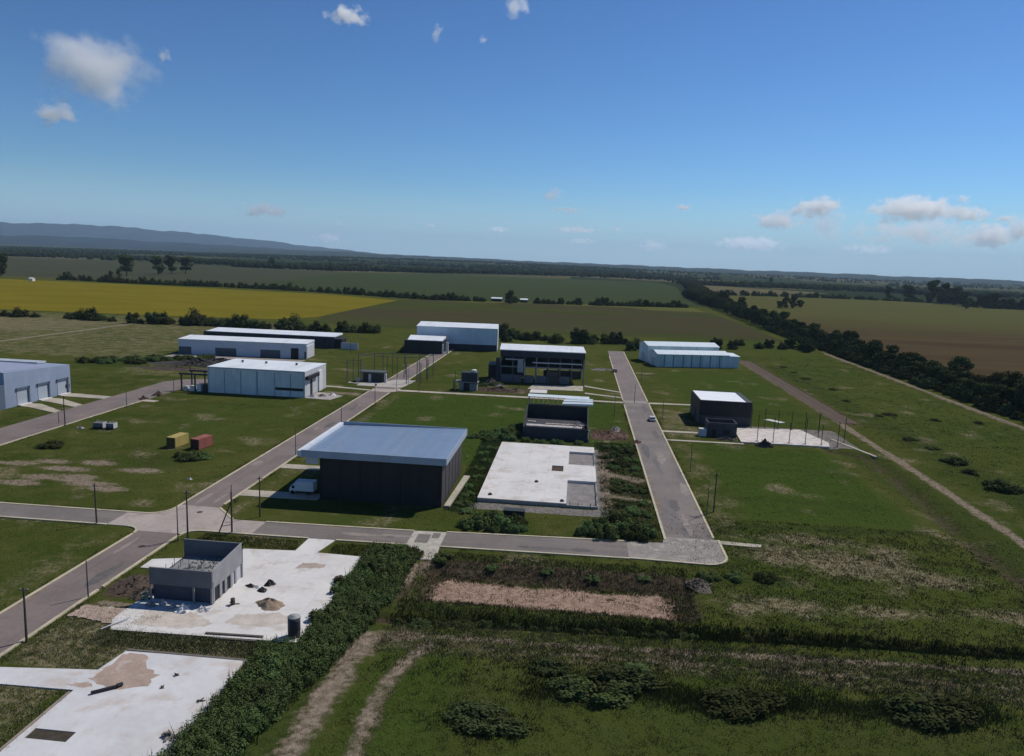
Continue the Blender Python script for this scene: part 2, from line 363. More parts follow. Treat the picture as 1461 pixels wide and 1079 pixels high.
def ground_mat():
    mt, n, b = nodes('ground_cover')
    p = pos(n); L = n.links
    big = noise(n, p, .022, 4, .55); mid = noise(n, p, .16, 5, .6, .3); fine = noise(n, p, 1.1, 5, .7); vf = noise(n, p, 5.0, 3, .7)
    col = mixc(n, ramp(n, big, .36, .64), (.046, .061, .016), (.072, .076, .023))
    col = mixc(n, math_(n, 'MULTIPLY', ramp(n, mid, .40, .64), .65), col, (.092, .086, .034))
    col = mixc(n, math_(n, 'MULTIPLY', ramp(n, fine, .45, .72), .5), col, (.034, .042, .012))
    za = N(n, 'ShaderNodeAttribute', attribute_name='zone_a'); zb = N(n, 'ShaderNodeAttribute', attribute_name='zone_b')
    sa = N(n, 'ShaderNodeSeparateColor'); sb = N(n, 'ShaderNodeSeparateColor'); L.new(za.outputs['Color'], sa.inputs[0]); L.new(zb.outputs['Color'], sb.inputs[0])
    edge = math_(n, 'ADD', math_(n, 'MULTIPLY', mid, .5), math_(n, 'ADD', math_(n, 'MULTIPLY', fine, .38), math_(n, 'MULTIPLY', vf, .12)))
    def zone(col, wt, c1, c2, soft=.12, amp=1.3, mx=1.0):
        t = math_(n, 'ADD', wt, math_(n, 'MULTIPLY', math_(n, 'SUBTRACT', edge, .5), amp))
        fac = math_(n, 'MULTIPLY', ramp(n, t, .5 - soft, .5 + soft), mx)
        return mixc(n, fac, col, mixc(n, ramp(n, fine, .35, .65), c1, c2))
    col = zone(col, sa.outputs[1], (.036, .058, .013), (.058, .080, .021), .42, 1.4)            # lush
    col = zone(col, sb.outputs[0], (.030, .042, .013), (.056, .068, .023), .30, 1.4)            # weedy
    col = mixc(n, 1.0, col, (.97, 1.06, .84), 'MULTIPLY')
    col = zone(col, sa.outputs[2], (.085, .074, .032), (.23, .20, .13), .25, 2.0)            # straw
    col = zone(col, za.outputs['Alpha'], (.046, .037, .024), (.105, .080, .056), .24, 1.5)       # brown soil
    col = zone(col, sb.outputs[1], (.14, .13, .12), (.24, .22, .205), .15, 1.0)                 # gravel
    col = zone(col, sa.outputs[0], (.15, .118, .085), (.27, .22, .17), .2, 1.7)                 # pale dirt
    col = zone(col, sb.outputs[2], (.22, .15, .11), (.38, .27, .21), .16, 1.9)               # pinkish gravel
    # far country: patchwork of fields and scrub
    sx = N(n, 'ShaderNodeSeparateXYZ'); L.new(p, sx.inputs[0])
    vo = N(n, 'ShaderNodeTexVoronoi'); vo.inputs['Scale'].default_value = 1.0; L.new(pos(n, (.0016, .0011, 0)), vo.inputs['Vector'])
    vs_ = N(n, 'ShaderNodeSeparateColor'); L.new(vo.outputs['Color'], vs_.inputs[0])
    farc = mixc(n, ramp(n, vs_.outputs[0], .45, .6), (.022, .034, .016), mixc(n, vs_.outputs[1], (.10, .085, .05), (.05, .062, .028)))
    col = mixc(n, ramp(n, sx.outputs[1], 900, 1100), col, farc)
    L.new(col, b.inputs['Base Color']); b.inputs['Roughness'].default_value = .95; b.inputs['Specular IOR Level'].default_value = 0
    bump(n, b, math_(n, 'ADD', fine, math_(n, 'MULTIPLY', vf, .6)), .8, .35)
    return mt
gme = npmesh('ground', np.stack([X, Y, Z], -1).reshape(-1, 3), quads, ground_mat(), True)
for nm, ch in (('zone_a', (dirt, lush, straw, soil)), ('zone_b', (weed, gravel, pink, np.ones(X.shape)))):
    at_ = gme.attributes.new(nm, 'FLOAT_COLOR', 'POINT'); at_.data.foreach_set('color', np.stack(ch, -1).astype(np.float32).ravel())
tag(put('ground', gme), 'flat grassy plain with bare and weedy patches reaching the horizon', 'ground', kind='structure')

# ------------------------------------------------------------------ far fields
def field(name, label, poly, z, colors, rows=None, patch=.01, rough=.95, far=None, fine=.25):
    mt, n, b = nodes(name + '_crop'); p = pos(n)
    a = ramp(n, noise(n, pos(n, (patch, patch * 2.2, 0)), 1, 5, .6, .5), .36, .64)
    col = mixc(n, a, colors[0], colors[1])
    f = noise(n, p, fine, 4, .65)
    col = mixc(n, math_(n, 'MULTIPLY', ramp(n, f, .42, .7), .45), col, colors[2])
    if rows:
        r = ramp(n, noise(n, pos(n, (.0025, rows, 0)), 1, 4, .65, .2), .42, .58)
        col = mixc(n, math_(n, 'MULTIPLY', r, .75), col, colors[3])
    if far:
        sx = N(n, 'ShaderNodeSeparateXYZ'); n.links.new(p, sx.inputs[0])
        t = math_(n, 'ADD', sx.outputs[1], math_(n, 'MULTIPLY', math_(n, 'SUBTRACT', noise(n, p, .006, 4), .5), 260))
        col = mixc(n, ramp(n, t, far[0], far[1]), col, mixc(n, a, far[2], far[3]))
    n.links.new(col, b.inputs['Base Color']); b.inputs['Roughness'].default_value = rough; b.inputs['Specular IOR Level'].default_value = 0
    bump(n, b, f, .5, .4)
    me = bpy.data.meshes.new(name); me.from_pydata([(x, y, z) for x, y in poly], [], [tuple(range(len(poly)))]); me.materials.append(mt); me.update()
    return tag(put(name, me), label, 'field', kind='structure')
field('crop_field', 'flat mustard yellow crop field behind the hedge on the left', [(-1300, 455), (-424, 500), (-300, 512), (-222, 527), (-205, 560), (-206, 822), (-296, 874), (-518, 902), (-1300, 906)], .02,
      [(.140, .119, .013), (.165, .138, .017), (.115, .104, .016), (.115, .10, .01)])
field('fallow_field', 'grey brown fallow field behind the yellow field', [(-1800, 960), (-830, 985), (-600, 1012), (-480, 1020), (-640, 2000), (-1144, 2290), (-1730, 2100), (-2600, 2000)], .05,
      [(.060, .064, .042), (.050, .056, .036), (.044, .05, .03)])
field('green_field', 'dark green field beyond the far hedge in the middle', [(-480, 1020), (-312, 935), (-115, 900), (-60, 915), (30, 938), (134, 975), (160, 1010), (175, 1260), (245, 1900), (235, 2560), (-70, 2640), (-215, 2580), (-640, 2010)], .09,
      [(.040, .058, .026), (.050, .064, .030), (.036, .05, .021)])
field('ploughed_field', 'striped olive and brown field behind the sheds', [(-203, 566), (-190, 520), (-140, 505), (-60, 512), (150, 540), (150, 800), (143, 937), (40, 925), (-56, 898), (-115, 880), (-190, 850), (-205, 822)], .03,
      [(.046, .058, .018), (.058, .066, .024), (.042, .048, .018), (.060, .049, .031)], rows=.011, far=(850, 885, (.105, .11, .03), (.085, .095, .03)))
field('brown_field', 'broad reddish brown field right of the tree belt', [(172, 240), (900, 240), (1400, 1330), (806, 1412), (660, 1533), (456, 1690), (290, 1480), (178, 1000), (172, 700)], .035,
      [(.080, .058, .031), (.070, .054, .030), (.062, .052, .026), (.056, .040, .024)], rows=.02, far=(560, 980, (.078, .086, .027), (.088, .082, .032)))
field('tan_field', 'pale tan stubble field behind the right hedge', [(292, 1500), (330, 1510), (470, 1720), (620, 1900), (604, 1976), (307, 2313), (270, 1900)], .12,
      [(.13, .105, .06), (.11, .10, .055), (.08, .08, .04)])
for lb, q in (('pale stubble field near the right horizon left of the big tree', [(560, 3000), (1250, 3000), (1500, 4200), (760, 4200)]), ('pale stubble field near the right horizon behind the big tree', [(1500, 3000), (2400, 2700), (2900, 3700), (1800, 4300)]),
              ('narrow pale field in the far woods at left', [(-2100, 2750), (-1050, 2750), (-1050, 3900), (-2400, 3900)]), ('small pale clearing in the far woods', [(-800, 2650), (-420, 2800), (-420, 3400), (-900, 3250)])):
    field('far_field', lb, q, .25, [(.15, .13, .085), (.12, .11, .07), (.09, .09, .05)])

# ------------------------------------------------------------------ mountains and low horizon
def ridge(name, label, prof, dist, depth, rough_, seed, c):
    """prof = [(px, skyline row)]; a range of real height standing at that distance"""
    pxs = np.arange(prof[0][0], prof[-1][0] + 1, 5.0); py = np.interp(pxs, [p[0] for p in prof], [p[1] for p in prof])
    r = np.random.default_rng(seed); rows = np.linspace(-1, 1, 25); V = []
    nz = sum(np.sin(pxs / L_ + r.uniform(0, 6)) * a for L_, a in ((60, 1), (23, .6), (9, .45), (4, .3)))
    for t in rows:
        for i, px in enumerate(pxs):
            d = ray(px, py[i]); hl = math.hypot(d[0], d[1]); D = dist + t * depth
            zt = CH + d[2] / hl * dist - rough_ * abs(nz[i])
            g = max(0, 1 - abs(t)) ** .95 * (1 - .30 * abs(math.sin(px / 17 + t * 9 + 2 * math.sin(px / 41))) * (1 - abs(t)) * abs(t) * 3)
            V.append((d[0] / hl * D, d[1] / hl * D, -3 + (zt + 3) * g))
    m_ = len(pxs); ii = np.arange(m_ * 25).reshape(25, m_)
    q = np.stack([ii[:-1, :-1], ii[:-1, 1:], ii[1:, 1:], ii[1:, :-1]], -1).reshape(-1, 4)
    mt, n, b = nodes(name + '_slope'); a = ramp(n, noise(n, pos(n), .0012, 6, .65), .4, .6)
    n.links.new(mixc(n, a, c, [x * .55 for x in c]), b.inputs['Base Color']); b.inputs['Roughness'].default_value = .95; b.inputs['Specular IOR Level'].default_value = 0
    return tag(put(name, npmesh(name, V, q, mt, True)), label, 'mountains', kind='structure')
ridge('mountains', 'long blue hazy mountain range on the left horizon', [(-260, 312), (-60, 314), (60, 318), (130, 320), (200, 325), (250, 329), (330, 338), (420, 347), (480, 354), (540, 362), (600, 368)], 21500, 4500, 22, 3, (.022, .038, .062))  # slope colour carries part of the blue of distant haze
ridge('foothills', 'lower dark blue foothills in front of the mountain range', [(-260, 331), (-60, 333), (60, 336), (160, 340), (240, 345), (330, 350), (430, 356), (520, 362), (600, 368)], 14000, 3000, 10, 5, (.014, .026, .042))  # distance haze tinted into the foothill colour as well
ridge('low_hills', 'low dark wooded rise closing the horizon', [(300, 353), (500, 359), (640, 366.5), (740, 371), (830, 375), (1000, 382), (1250, 392), (1461, 400.5), (1700, 410)], 12500, 3000, 9, 8, (.018, .028, .02))

# ------------------------------------------------------------------ haze
hb = MB().box(-29500, 29500, -2900, 29500, -4.5, 900)
hm = bpy.data.materials.new('haze_air'); hm.use_nodes = True; n = hm.node_tree; n.nodes.remove(n.nodes['Principled BSDF'])
pv = n.nodes.new('ShaderNodeVolumePrincipled'); pv.inputs['Color'].default_value = (.58, .79, 1, 1); pv.inputs['Density'].default_value = 3.3e-5; pv.inputs['Anisotropy'].default_value = .15
n.links.new(pv.outputs[0], n.nodes['Material Output'].inputs['Volume'])
tag(hb.build('haze', hm), 'thin blue haze lying over the plain', 'haze', kind='stuff')

# ------------------------------------------------------------------ clouds
def ico(level=3):
    import bmesh
    bm = bmesh.new(); bmesh.ops.create_icosphere(bm, subdivisions=level, radius=1)
    v = np.array([x.co[:] for x in bm.verts]); f = np.array([[x.index for x in p.verts] for p in bm.faces]); bm.free(); return v, f
IV, IF = ico(2)
def cloud(px, py, wpx, hpx, thick=3.0, soft=1.0, label=None, rot=0, freq=1.7, cover=.0):
    d = Vector(ray(px, py)); e = d.z / math.hypot(d.x, d.y)
    D = min(max(1300 / max(e, .01), 2500), 60000)          # cumulus base near 1300 m
    k = D / math.hypot(d.x, d.y); P = d * k; P.z += CH
    dist = d.length * k; mpp = dist / math.sqrt(FPX ** 2 + (px - 730) ** 2 + (py - 540) ** 2)
    sx, sz = wpx / 2 * mpp * 1.35, hpx / 2 * mpp * 1.35; sy = sx * .7
    mt = bpy.data.materials.new('cloud_vapour'); mt.use_nodes = True; n = mt.node_tree; n.nodes.remove(n.nodes['Principled BSDF'])
    tc = n.nodes.new('ShaderNodeTexCoord'); oi = n.nodes.new('ShaderNodeObjectInfo')
    ln = n.nodes.new('ShaderNodeVectorMath'); ln.operation = 'LENGTH'; n.links.new(tc.outputs['Object'], ln.inputs[0])
    sv = n.nodes.new('ShaderNodeVectorMath'); sv.operation = 'MULTIPLY'; n.links.new(tc.outputs['Object'], sv.inputs[0]); asp = wpx / hpx
    sv.inputs[1].default_value = (max(1, asp * .75), 1.0, 1)
    def nz(sc, det):
        x = n.nodes.new('ShaderNodeTexNoise'); x.noise_dimensions = '4D'; x.inputs['Scale'].default_value = sc; x.inputs['Detail'].default_value = det; x.inputs['Roughness'].default_value = .6
        n.links.new(sv.outputs[0], x.inputs['Vector']); n.links.new(math_(n, 'MULTIPLY', oi.outputs['Random'], 37.0), x.inputs['W']); return x.outputs[0]
    a = nz(freq, 5)
    t = math_(n, 'ADD', math_(n, 'SUBTRACT', .62 + cover, ln.outputs['Value']), math_(n, 'MULTIPLY', math_(n, 'SUBTRACT', a, .5), 2.6))
    den = math_(n, 'MULTIPLY', ramp(n, t, 0, .45 * soft), 1.7 * thick / (sz + .35 * sy))
    den = math_(n, 'MULTIPLY', den, ramp(n, ln.outputs['Value'], 1.0, .82))
    v = n.nodes.new('ShaderNodeVolumePrincipled'); v.inputs['Color'].default_value = (1, 1, 1, 1); v.inputs['Anisotropy'].default_value = .5
    n.links.new(den, v.inputs['Density']); n.links.new(v.outputs[0], n.nodes['Material Output'].inputs['Volume'])
    me = npmesh('cloud', IV * 1.02, IF, mt)
    o = put('cloud', me, None, P, math.atan2(d.y, d.x) - math.pi / 2, (sx, sy, sz))
    o.rotation_euler = (0, -rot, o.rotation_euler[2])
    return tag(o, label, 'cloud', 'small fair weather clouds')
CL = [
 (138, 102, 150, 105, 3.2, 1.2, 'largest puffy white cloud at upper left', R(-8), 1.25, .12),
 (80, 163, 62, 34, 2.2, 1.3, 'small flat cloud just below the largest cloud', R(4), 1.6, .05),
 (495, 22, 62, 26, 2.0, 1.3, 'wispy cloud at the top edge left of centre', 0, 1.6, .05),
 (624, 47, 26, 26, 1.3, 1.5, 'slanting wisp of cloud under the top edge', R(50), 1.8, .0),
 (737, 8, 40, 34, 1.8, 1.3, 'white cloud cut by the top edge at centre', 0, 1.8, .05),
 (234, 80, 20, 22, 1.4, 1.4, 'tiny round cloud right of the largest cloud', 0, 1.6, .05),
 (690, 57, 14, 12, 1.0, 1.5, 'tiny faint cloud right of the slanting wisp', 0, 1.6, .05),
 (377, 300, 72, 24, 1.6, 1.2, 'row of small grey white puffs above the mountains', 0, 1.8, .0),
 (468, 340, 46, 15, 1.8, 1.2, 'small low cloud above the end of the mountains', 0, 1.8, .05),
 (484, 319, 12, 9, 1.3, 1.3, 'speck of cloud above the low mountain end cloud', 0, 1.6, .05),
 (789, 279, 38, 26, 1.1, 1.5, 'faint square cloud high above the far sheds', 0, 1.8, .05),
 (806, 300, 60, 10, .8, 1.5, 'thin broken wisp under the faint square cloud', 0, 2.0, .0),
 (822, 328, 72, 11, 1.2, 1.3, 'thin flat streak of cloud above the middle horizon', 0, 2.0, .05),
 (829, 344, 52, 9, 1.1, 1.3, 'lower flat streak of cloud near the middle horizon', 0, 2.0, .05),
 (711, 328, 34, 10, 1.2, 1.3, 'small puff low in the sky above the block shed', 0, 1.8, .05),
 (616, 322, 18, 11, 1.4, 1.3, 'small bright puff low in the sky left of centre', 0, 1.8, .05),
 (879, 328, 18, 8, 1.1, 1.3, 'tiny puff right of the flat streaks', 0, 1.8, .05),
 (975, 296, 26, 9, 1.5, 1.2, 'small bright flat cloud alone right of centre', 0, 1.8, .05),
 (932, 350, 38, 20, 1.8, 1.3, 'ragged small cloud just above the horizon', 0, 1.6, .05),
 (1166, 297, 72, 34, 2.2, 1.2, 'bright heaped cloud top above the right field', R(6), 1.9, 0.1),
 (1112, 315, 77, 29, 1.8, 1.3, 'flat bright cloud left of the heaped cloud', 0, 2.0, 0.07),
 (1178, 320, 64, 54, 1.3, 1.5, 'ragged cloud under the heaped cloud', 0, 2.1, 0.04),
 (1072, 348, 97, 22, 1.8, 1.2, 'long low cloud left of the heaped clouds', 0, 1.7, .08),
 (1302, 298, 133, 37, 2.2, 1.2, 'large bright flat based cloud at right', R(4), 1.9, 0.1),
 (1376, 306, 74, 24, 1.8, 1.3, 'bright cloud right end of the large right cloud', 0, 2.0, 0.08),
 (1310, 330, 205, 49, 1.2, 1.7, 'broad soft cloud under the large right cloud', 0, 2.0, 0.04),
 (1418, 337, 97, 34, 2.0, 1.3, 'white cloud with grey base near the right edge', R(4), 1.8, 0.1),
 (1456, 328, 38, 49, 2.4, 1.2, 'grey cloud cut by the right edge', R(30), 1.6, .1),
 (1436, 312, 28, 10, 1.5, 1.2, 'small flat cloud above the right edge cloud', 0, 1.6, .05),
 (1240, 356, 90, 16, .9, 1.6, 'faint veil of cloud low above the right woods', 0, 1.8, .05),
]
for a in CL: cloud(*a[:6], label=a[6], rot=a[7], freq=a[8], cover=a[9])

# ================================================================== roads, paths, slabs (setting)
ASPH = plain('road_concrete', (.186, .150, .138), .85, var=.24, scale=.12, fine=1.6, dirt=(.125, .108, .102), dirt_amt=.55, aniso=(1.6, .16, 1), grid=((1, 5.0, .12, .28),))
ASPD = plain('road_grey', (.165, .143, .134), .85, var=.22, scale=.12, fine=1.6, dirt=(.205, .178, .16), dirt_amt=.6, aniso=(.2, 1.5, 1), grid=((0, 5.0, .12, .2),))
ASPR = plain('road_patched', (.182, .154, .142), .85, var=.28, scale=.10, fine=1.4, dirt=(.105, .10, .105), dirt_amt=.75, aniso=(1.5, .22, 1), grid=((1, 5.0, .12, .25),))
CROS = plain('junction_concrete', (.36, .312, .282), .85, var=.16, scale=.16, fine=1.2, dirt=(.20, .165, .145), dirt_amt=.5)
KERB = plain('kerb_concrete', (.47, .415, .30), .85, var=.25, scale=.3, fine=2)
PATH = plain('path_concrete', (.40, .36, .295), .85, var=.25, scale=.2, fine=1.5, dirt=(.20, .18, .12), dirt_amt=.5)
SLABW = plain('slab_white', (.60, .585, .57), .8, var=.10, scale=.15, fine=1.0, dirt=(.46, .41, .37), dirt_amt=.85, grid=((0, 5.2, .10, .22), (1, 5.2, .10, .22)))
SLABG = plain('slab_grey', (.56, .56, .57), .8, var=.12, scale=.13, fine=.9, dirt=(.45, .38, .33), dirt_amt=.7, grid=((0, 5.6, .08, .06), (1, 6.1, .08, .06)))
SLABS = plain('slab_side', (.33, .315, .30), .85, var=.2, scale=.5, fine=3, streak=True)
PAD = plain('pad_grey', (.22, .205, .20), .9, var=.25, scale=.5, fine=2.5, dirt=(.12, .10, .09), dirt_amt=.6)
PINKM = plain('spilt_earth', (.36, .275, .225), .95, var=.2, scale=.4, fine=2.5, dirt=(.5, .46, .43), dirt_amt=.5)

def sheet(name, label, poly, mat, z=.02, kerbs=(), kw=.45, kh=.11):
    o = MB().prism(poly, -.5, z).build(name, mat)
    tag(o, label, 'road' if 'road' in name or 'junction' in name else name.split('_')[-1], kind='structure')
    for seg in kerbs:
        k = MB()
        for a, b in zip(seg[:-1], seg[1:]): k.beam((a[0], a[1], -.15), (b[0], b[1], -.15), kw, .3 + 2 * kh)
        k.build('kerb', KERB, o)
    return o
def arc(cx_, cy_, r, a0, a1, n=7): return [(cx_ + r * math.cos(R(a0 + (a1 - a0) * i / n)), cy_ + r * math.sin(R(a0 + (a1 - a0) * i / n))) for i in range(n + 1)]

XL, XR = -75.9, -67.9
sheet('road', 'near stretch of the pale street on the left, below the crossing', [(XL, 40), (XR, 40), (XR, 117.5), (XL, 117.5)], ASPH, kerbs=([(XL, 40), (XL, 116.0)], [(XR, 40), (XR, 95)], [(XR, 96), (XR, 117.2)]))
sheet('road', 'middle stretch of the pale street on the left between the crossings', [(XL, 129.5), (XR, 129.5), (XR, 262), (XL, 262)], ASPH, kerbs=([(XL, 129.9), (XL, 262)], [(XR, 133.5), (XR, 261)]))
sheet('road', 'far stretch of the left street running to the sheds', [(XL, 268), (XR, 268), (XR, 440), (XL, 440)], ASPH, kerbs=([(XL, 270), (XL, 440)], [(XR, 270), (XR, 440)]))
jn = [(XL, 117.5)] + [(XR, 117.5)] + arc(XR + 3, 116.6, 3, 165, 90)[1:] + [(-56, 119.6), (-56, 126.0), (-62.5, 126.0), (XR, 131.5), (XR, 129.5 + 2.1), (XL, 131.6)] + arc(XL - 4, 130, 4, 0, -90)[1:] + [(-83, 126), (-83, 119.3)] + arc(XL - 3, 116.3, 3, 90, 15)
sheet('road_junction', 'pale concrete crossing of the two streets at left', [p for i, p in enumerate(jn) if i == 0 or math.dist(p, jn[i - 1]) > .05], CROS, z=.026,
      kerbs=(arc(XR + 3, 116.6, 3, 180, 90) + [(-56, 119.6)], arc(XL - 3, 116.3, 3, 90, 0), [(-83, 126)] + arc(XL - 4, 130, 4, -90, 0), [(-62.5, 126.1), (XR + .2, 131.5)]))
sheet('road', 'narrow grey cross street leaving the junction to the left', [(-260, 118.2), (-83, 119.3), (-83, 126), (-260, 125)], ASPD, kerbs=([(-260, 118.2), (-83, 119.3)], [(-260, 125), (-83, 126)]))
sheet('road', 'narrow grey cross street between the two long streets', [(-56, 119.6), (-28, 120.4), (-28, 126.9), (-56, 126)], ASPD, kerbs=([(-56, 126), (-28, 126.9)], [(-56, 119.6), (-45.5, 119.8)], [(-40.5, 119.9), (-28, 120.2)]))
sheet('road', 'grey cross street above the gravel basin', [(-22, 120.6), (11, 121.6), (11, 129.3), (-22, 127.3)], ASPD, kerbs=([(-22, 127.4), (11, 129.4)], [(-22, 120.4), (11, 121.4)]))
br = sheet('bridge_slab', 'pale concrete culvert slab crossing the grey street above the basin', [(-28, 119.5), (-26.6, 114.2), (-21.6, 114.6), (-22, 120.6), (-22, 127.3), (-28, 126.9)], plain('culvert', (.42, .395, .34), .85, var=.25, scale=.5, dirt=(.24, .22, .19), dirt_amt=.6), z=.03)
MB().box(-26.9, -24.5, 121.5, 125.6, .03, .034).box(-24.3, -22.9, 124.0, 126.5, .03, .034).build('worn_patch', ASPD, br)
sheet('road', 'wide grey street at right running away from the pale turning', [(18.3, 133), (27.5, 133), (27.5, 268), (18.3, 268)], ASPR, z=.02, kerbs=([(18.3, 131.5), (18.3, 263)], [(27.5, 134), (27.5, 269)]))
sheet('road', 'far end of the wide right street beyond the footpath', [(18.3, 272), (27.5, 272), (27.5, 430), (18.3, 430)], ASPH, z=.02, kerbs=([(18.3, 272), (18.3, 405)], [(27.5, 272), (27.5, 428)]))
en = [(11, 121.6), (24, 121.2)] + arc(24.2, 125.2, 4, -85, 0) + [(28.2, 133), (18.3, 133), (17.6, 129.8), (11, 129.3)]
sheet('road_junction', 'pale concrete turning at the near end of the right street', en, plain('turn_concrete', (.25, .225, .205), .85, var=.25, scale=.3, fine=1.5, dirt=(.42, .385, .34), dirt_amt=.8), z=.026, kerbs=([(11, 121.6), (24, 121.2)] + arc(24.2, 125.2, 4, -85, 0) + [(28.2, 133)],))
sheet('road_junction', 'pale strip where the footpath crosses the right street', [(18.3, 268), (27.5, 268), (27.5, 272), (18.3, 272)], plain('strip', (.27, .24, .215), .85), z=.024)
sheet('road_junction', 'pale concrete where the footpath meets the left street', [(XL, 262), (XR, 262), (XR + 2, 264), (XR + 2, 270), (XR, 272), (XR, 268), (XL, 268)], CROS, z=.024)
sheet('path', 'long pale footpath crossing from street to street', [(-66, 265.0), (18.2, 266.2), (18.2, 268.8), (-66, 268.2)], PATH, z=.02)
sheet('path', 'pale path left of the left street beside the white building', [(-130, 263.5), (-92, 266), (-76.2, 263), (-76.2, 265), (-92, 268.4), (-130, 266.5)], PATH)
sheet('path', 'pale path by the left street towards the steel frame', [(-89, 277), (-76.3, 275), (-76.3, 277), (-89, 279.5)], PATH)
sheet('path', 'short pale path end right of the right street', [(27.7, 267.5), (45, 269.5), (46, 271.5), (27.7, 270.5)], PATH)
sheet('path', 'short driveway of pale concrete to the black warehouse, nearer one', [(XR + .3, 139.4), (-51.3, 139.8), (-51.3, 143.6), (XR + .3, 143.2)], PATH)
sheet('path', 'short driveway of pale concrete to the black warehouse, farther one', [(XR + .3, 160.0), (-51.3, 160.4), (-51.3, 163.8), (XR + .3, 163.4)], PATH)
sheet('path', 'pale wheel track west of the right street, nearer one', [(4.2, 281.5), (18, 276.5), (18, 278.5), (4.2, 284)], PATH)
sheet('path', 'pale wheel track west of the right street, farther one', [(4.2, 298), (18, 288.5), (18, 290.5), (4.2, 301)], PATH)
sheet('path', 'pale driveway east of the right street, farther one', [(27.8, 222.4), (40.5, 222.8), (40.5, 225), (27.8, 224.6)], PATH)
sheet('path', 'pale driveway strip east of the right street, nearer one', [(27.8, 211.4), (50, 212), (50, 213.5), (27.8, 212.9)], PATH)
sheet('path', 'short pale path stub right of the pale turning', [(28.4, 131.2), (35.5, 131.0), (36, 132.4), (28.4, 133.0)], PATH)
sheet('path', 'pale strip along the sunny side of the black warehouse', [(-25.1, 140.8), (-23.9, 140.8), (-23.0, 162.5), (-24.4, 162.5)], PATH, z=.35)
sheet('path', 'slanting pale kerb at the right end of the white building plot', [(78.5, 226), (84.5, 206.5), (85.3, 207), (79.3, 226.5)], PATH, z=.05)
sheet('path', 'small pale concrete patch on the grass behind the white roofed building', [(64.5, 250), (69, 246), (71, 247.2), (66.8, 251.5)], SLABW, z=.1)
for q, lb in (([(-169, 205.5), (-166.0, 205), (-152, 199), (-151, 201), (-165.5, 210), (-169, 210)], 'apron of the nearest door of the blue grey shed'), ([(-169, 214), (-166, 213.6), (-146, 205.5), (-145, 207.5), (-165.5, 219), (-169, 219)], 'apron of the middle door of the blue grey shed'), ([(-169, 223), (-166, 222.7), (-136, 222), (-135.6, 224.5), (-165.5, 228), (-169, 228)], 'apron of the farthest door of the blue grey shed')):
    sheet('path', 'pale concrete ' + lb, q, PATH)
sheet('path', 'dusty yard in front of the long low white building', [(-190, 319), (-126, 321), (-126, 329.8), (-190, 328.8)], plain('yard', (.27, .24, .215), .9, var=.2))
sheet('path', 'pale forecourt under the steel skeleton by the left street', [(-84, 272.3), (-66.2, 272.3), (-64.5, 290), (-73, 291), (-76, 283), (-84, 280)], plain('forecourt', (.40, .375, .35), .9, var=.3, scale=.4), z=.032)
sheet('path', 'pale yard with pallets at the right end of the white building', [(-93, 242.5), (-84, 241.5), (-82, 250), (-90, 254), (-93, 254)], plain('yard_b', (.36, .335, .31), .9, var=.35, scale=.5))

sheet('path', 'thin pale dirt track on the dry field at far left', [(-290, 300), (-287.2, 300), (-285.6, 452), (-288, 452)], plain('track_dirt', (.20, .175, .125), .95, var=.4, scale=.15), z=.02)
patchy_q = [(89.4, 252), (96.4, 252), (97.2, 330), (97.0, 413), (89.2, 413), (89.6, 330)]
# concrete slabs at lower left
def slab(name, label, cells, mat, z): 
    b_ = MB()
    for c_ in cells: b_.prism(c_, -.5, z)
    return tag(b_.build(name, mat), label, 'slab', kind='structure')
s1 = slab('concrete_slab', 'large pale concrete slab around the grey block house', [[(-60.5, 87.2), (-59, 84.6), (-33.5, 85.4), (-33.9, 113.6), (-41.8, 113.9), (-40.6, 119.8), (-45.4, 119.7), (-45.6, 114), (-54.3, 113.2), (-54.3, 110), (-66.5, 106.5), (-66.5, 103.2), (-60, 103)]], SLABW, .05)
for q in ([(-43, 107.3), (-38.8, 108.2), (-38.6, 109.6), (-42.6, 109.9)], [(-45, 89), (-36, 90), (-35.5, 92), (-41, 92.6), (-46, 91)], [(-57.5, 86.5), (-49, 87), (-49.5, 90.5), (-57, 90)]):
    r_ = [(sum(p[0] for p in q) / 4 + (p[0] - sum(t[0] for t in q) / 4) * k_, sum(p[1] for p in q) / 4 + (p[1] - sum(t[1] for t in q) / 4) * k_) for p in q for k_ in (1,)]
s2c = [[(-54.6, 75.6), (-66.6, 74.3), (-66.6, 71.2), (-55, 71.4), (-54.6, 71.4)],
       [(-54.6, 56), (-54.6, 75.6), (-53.9, 80), (-53.9, 56)][::-1], [(-53.9, 64.6), (-53.9, 80), (-49.4, 80.1), (-49.4, 64.6)][::-1], [(-53.9, 56), (-53.9, 63.0), (-49.4, 63.0), (-49.4, 56)][::-1], [(-49.4, 56), (-49.4, 80.1), (-38.6, 80.6), (-37.4, 56)][::-1]]
s2 = slab('concrete_slab', 'nearest pale grey concrete slab with a sunken pit in the lower left corner', s2c, SLABG, .06)
MB().box(-53.88, -49.42, 63.02, 64.58, -.45, -.02).build('pit_bottom', plain('pit_soil', (.055, .045, .032), .95, var=.4, scale=1.2), s2)
tag(MB().box(-53.9, -38.6, 80.15, 80.5, -.3, .12).build('kerb', plain('kerb_dark', (.14, .125, .11), .9)), 'dark edging along the far side of the nearest slab', 'kerb', kind='structure')
tag(MB().beam((-54.8, 57, .0), (-54.8, 71.0, .0), .3, .22).build('kerb', plain('kerb_rose', (.27, .22, .19), .9)), 'rough earth coloured edging on the left side of the nearest slab', 'kerb', kind='structure')
